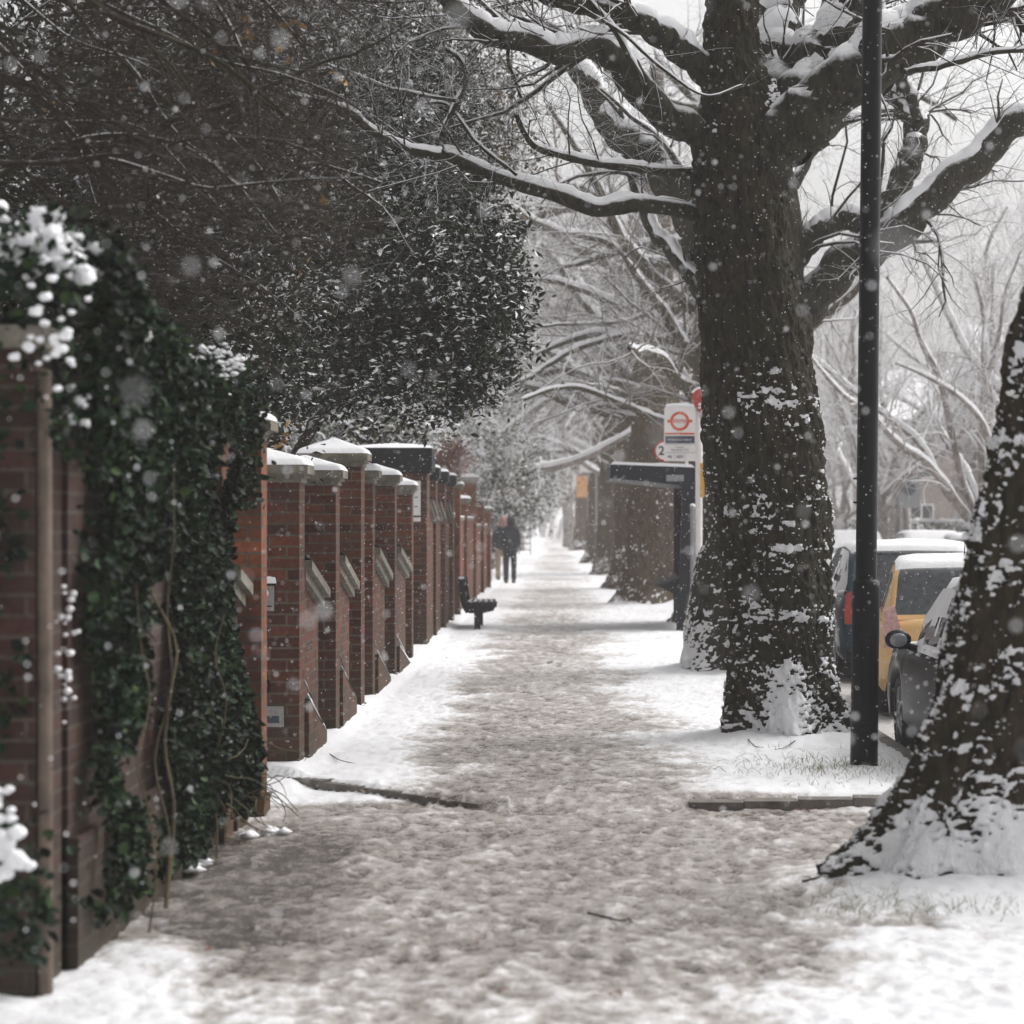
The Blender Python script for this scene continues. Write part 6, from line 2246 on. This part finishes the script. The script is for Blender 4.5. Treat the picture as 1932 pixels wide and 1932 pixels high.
# ------------------------------------------------------------------ small things on the ground
def litter():
    rs = np.random.RandomState(66)
    def twig(pts, r, label, Yb):
        w = []
        for (px, py) in pts:
            Y = FPX * (EYE + .035) / (py - VPY)
            w.append(((px - VPX) / FPX * Y, Y, .02 + float(ground_z((px - VPX) / FPX * Y, Y))))
        w = np.array(w)
        mb = MB()
        c = catmull(w, 16)
        c[:, 2] += .012
        mb.tubes(c, np.linspace(r, r * .5, 16), 7, caps=True)
        a, b = spawn(c[None], np.linspace(r, r * .5, 16)[None], 4, (.03, .08), .6, seed=int(pts[0][0]))
        mb.tubes(a, b, 4)
        tag(mb.build("fallen_twig", M['twig_dark'], loc=tuple(w[0])), label, "twig", "fallen twigs on the snow")
    twig([(1110, 1723), (1130, 1728), (1152, 1733), (1172, 1738), (1188, 1733), (1192, 1742)], .007, "dark twig lying in the slush in the middle of the pavement", 11)
    twig([(1600, 1638), (1570, 1650), (1540, 1658), (1515, 1663)], .012, "dark stick pointing left from the right tree's root", 12)
    twig([(1395, 1395), (1412, 1412), (1424, 1425), (1440, 1428)], .005, "thin curved twig in the snow below the big trunk", 19)
    twig([(1500, 1415), (1480, 1428), (1462, 1432)], .004, "thin twig left of the lamp post foot", 19)
    twig([(622, 1440), (640, 1452), (664, 1458)], .004, "thin twig in the snow beside the entry phone pier", 17)
    twig([(1660, 1665), (1690, 1672), (1730, 1690)], .005, "thin twig in the snow under the right tree's roots", 12)
    for (px, py, s, lab) in ((690, 1504, .05, "brown leaf on the driveway crossing near the stone edging"), (1420, 1545, .06, "brown leaf lying beside the right hand kerb stones"), (380, 1808, .05, "orange brown leaf in the slush at the lower left"),
                             (940, 1882, .045, "dark leaf at the bottom of the pavement"), (900, 1792, .03, "tiny dark leaf left of the middle of the pavement"), (1155, 1885, .03, "tiny dark leaf at the bottom, right of the middle"), (1515, 1535, .05, "dead leaf in the snow just under the kerb stones")):
        Y = FPX * (EYE + .05) / (py - VPY)
        x = (px - VPX) / FPX * Y
        z = float(ground_z(x, Y)) + .035
        mb = MB()
        leaves(mb, np.array([[x, Y, z], [x + .01, Y + .01, z + .004]]), s, rs, 0, 2.0, .6, .3)
        tag(mb.build("fallen_leaf", M['wetleaf'], loc=(x, Y, z)), lab, "leaf", "fallen leaves on the pavement")
    # clods of snow at the foot of the ivy
    for (px, py, s, lab) in ((350, 1642, .05, "lump of snow on the wet paving at the ivy's foot, nearest the wall"), (375, 1633, .035, "smaller lump of snow beside the one at the ivy's foot"), (505, 1573, .045, "rounded lump of snow at the far end of the ivy"), (465, 1577, .04, "flat lump of snow just left of the rounded one by the ivy")):
        Y = FPX * (EYE + .05) / (py - VPY)
        x = (px - VPX) / FPX * Y
        mb = MB()
        q = np.array([x, Y, float(ground_z(x, Y)) + .02])
        blobs(mb, q + rs.normal(size=(9, 3)) * np.array([s * .8, s, s * .2]), s, rs)
        tag(mb.build("snow_lump", M['snow'], loc=tuple(q)), lab, "snow lump", "lumps of snow by the ivy")
    # grass tips poking through
    mb = MB()
    n = 700
    cx = np.concatenate([rs.normal(1.75, .30, n // 2), rs.normal(1.7, .35, n - n // 2)])
    cy = np.concatenate([rs.normal(17.6, .5, n // 2), rs.normal(11.75, .22, n - n // 2)])
    keep = cx < 2.4
    cx, cy = cx[keep], cy[keep]
    n = len(cx)
    h = rs.uniform(.015, .055, n)
    z0 = ground_z(cx, cy) + 0.02
    lean = rs.normal(size=(n, 2)) * .03
    t = np.linspace(0, 1, 4)[None, :]
    Pn = np.stack([cx[:, None] + lean[:, :1] * t ** 2, cy[:, None] + lean[:, 1:] * t ** 2, z0[:, None] + h[:, None] * t], -1)
    mb.tubes(Pn, np.linspace(.0022, .0006, 4)[None].repeat(n, 0), 3)
    tag(mb.build("grass", M['grass'], kind="stuff"), "thin winter grass tips poking through the snow at the tree and lamp post feet", "grass")


litter()


def snowfall():
    rs = np.random.RandomState(99)
    mb = MB()
    C = []
    for (a, b, n) in ((1.6, 12, 1700), (9, 26, 36000), (26, 70, 30000)):
        Y = (rs.uniform(a ** 3, b ** 3, n)) ** (1 / 3.)
        px = rs.uniform(-350, 2280, n)
        py = rs.uniform(-350, 2000, n)
        C.append(np.stack([(px - VPX) / FPX * Y, Y, EYE - (py - VPY) / FPX * Y], -1))
    C = np.concatenate(C)
    C = C[C[:, 2] > .05]
    n = len(C)
    r = (rs.uniform(.0016, .0040, n) * (1 + .6 * (C[:, 1] < 9)))[:, None, None]
    base = np.array([(1, 0, 0), (-1, 0, 0), (0, 1, 0), (0, -1, 0), (0, 0, 1), (0, 0, -1)], float)
    V = C[:, None] + base[None] * r * rs.uniform(.7, 1.3, (n, 6, 1))
    f = [(0, 2, 4), (2, 1, 4), (1, 3, 4), (3, 0, 4), (2, 0, 5), (1, 2, 5), (3, 1, 5), (0, 3, 5)]
    o = (np.arange(n) * 6)[:, None]
    F = np.concatenate([o + np.array([t]) for t in f], 0)
    mb.add(V.reshape(-1, 3), F, smooth=True)
    tag(mb.build("snowflakes", M['flake'], kind="stuff"), "falling snowflakes filling the air", "snowfall")


snowfall()

# ------------------------------------------------------------------ the air
def haze():
    mb = MB()
    mb.box(-60, 90, -6, 330, -1.4, 22)
    m = bpy.data.materials.new("haze_air")
    m.use_nodes = True
    nt = m.node_tree
    nt.nodes.clear()
    out = nt.nodes.new("ShaderNodeOutputMaterial")
    v = nt.nodes.new("ShaderNodeVolumePrincipled")
    v.inputs["Color"].default_value = (0.91, 0.88, 0.87, 1)
    v.inputs["Density"].default_value = 0.0013
    v.inputs["Anisotropy"].default_value = 0.0
    nt.links.new(v.outputs[0], out.inputs["Volume"])
    tag(mb.build("haze", m, kind="stuff"), "pale snowy haze filling the street", "haze")


haze()
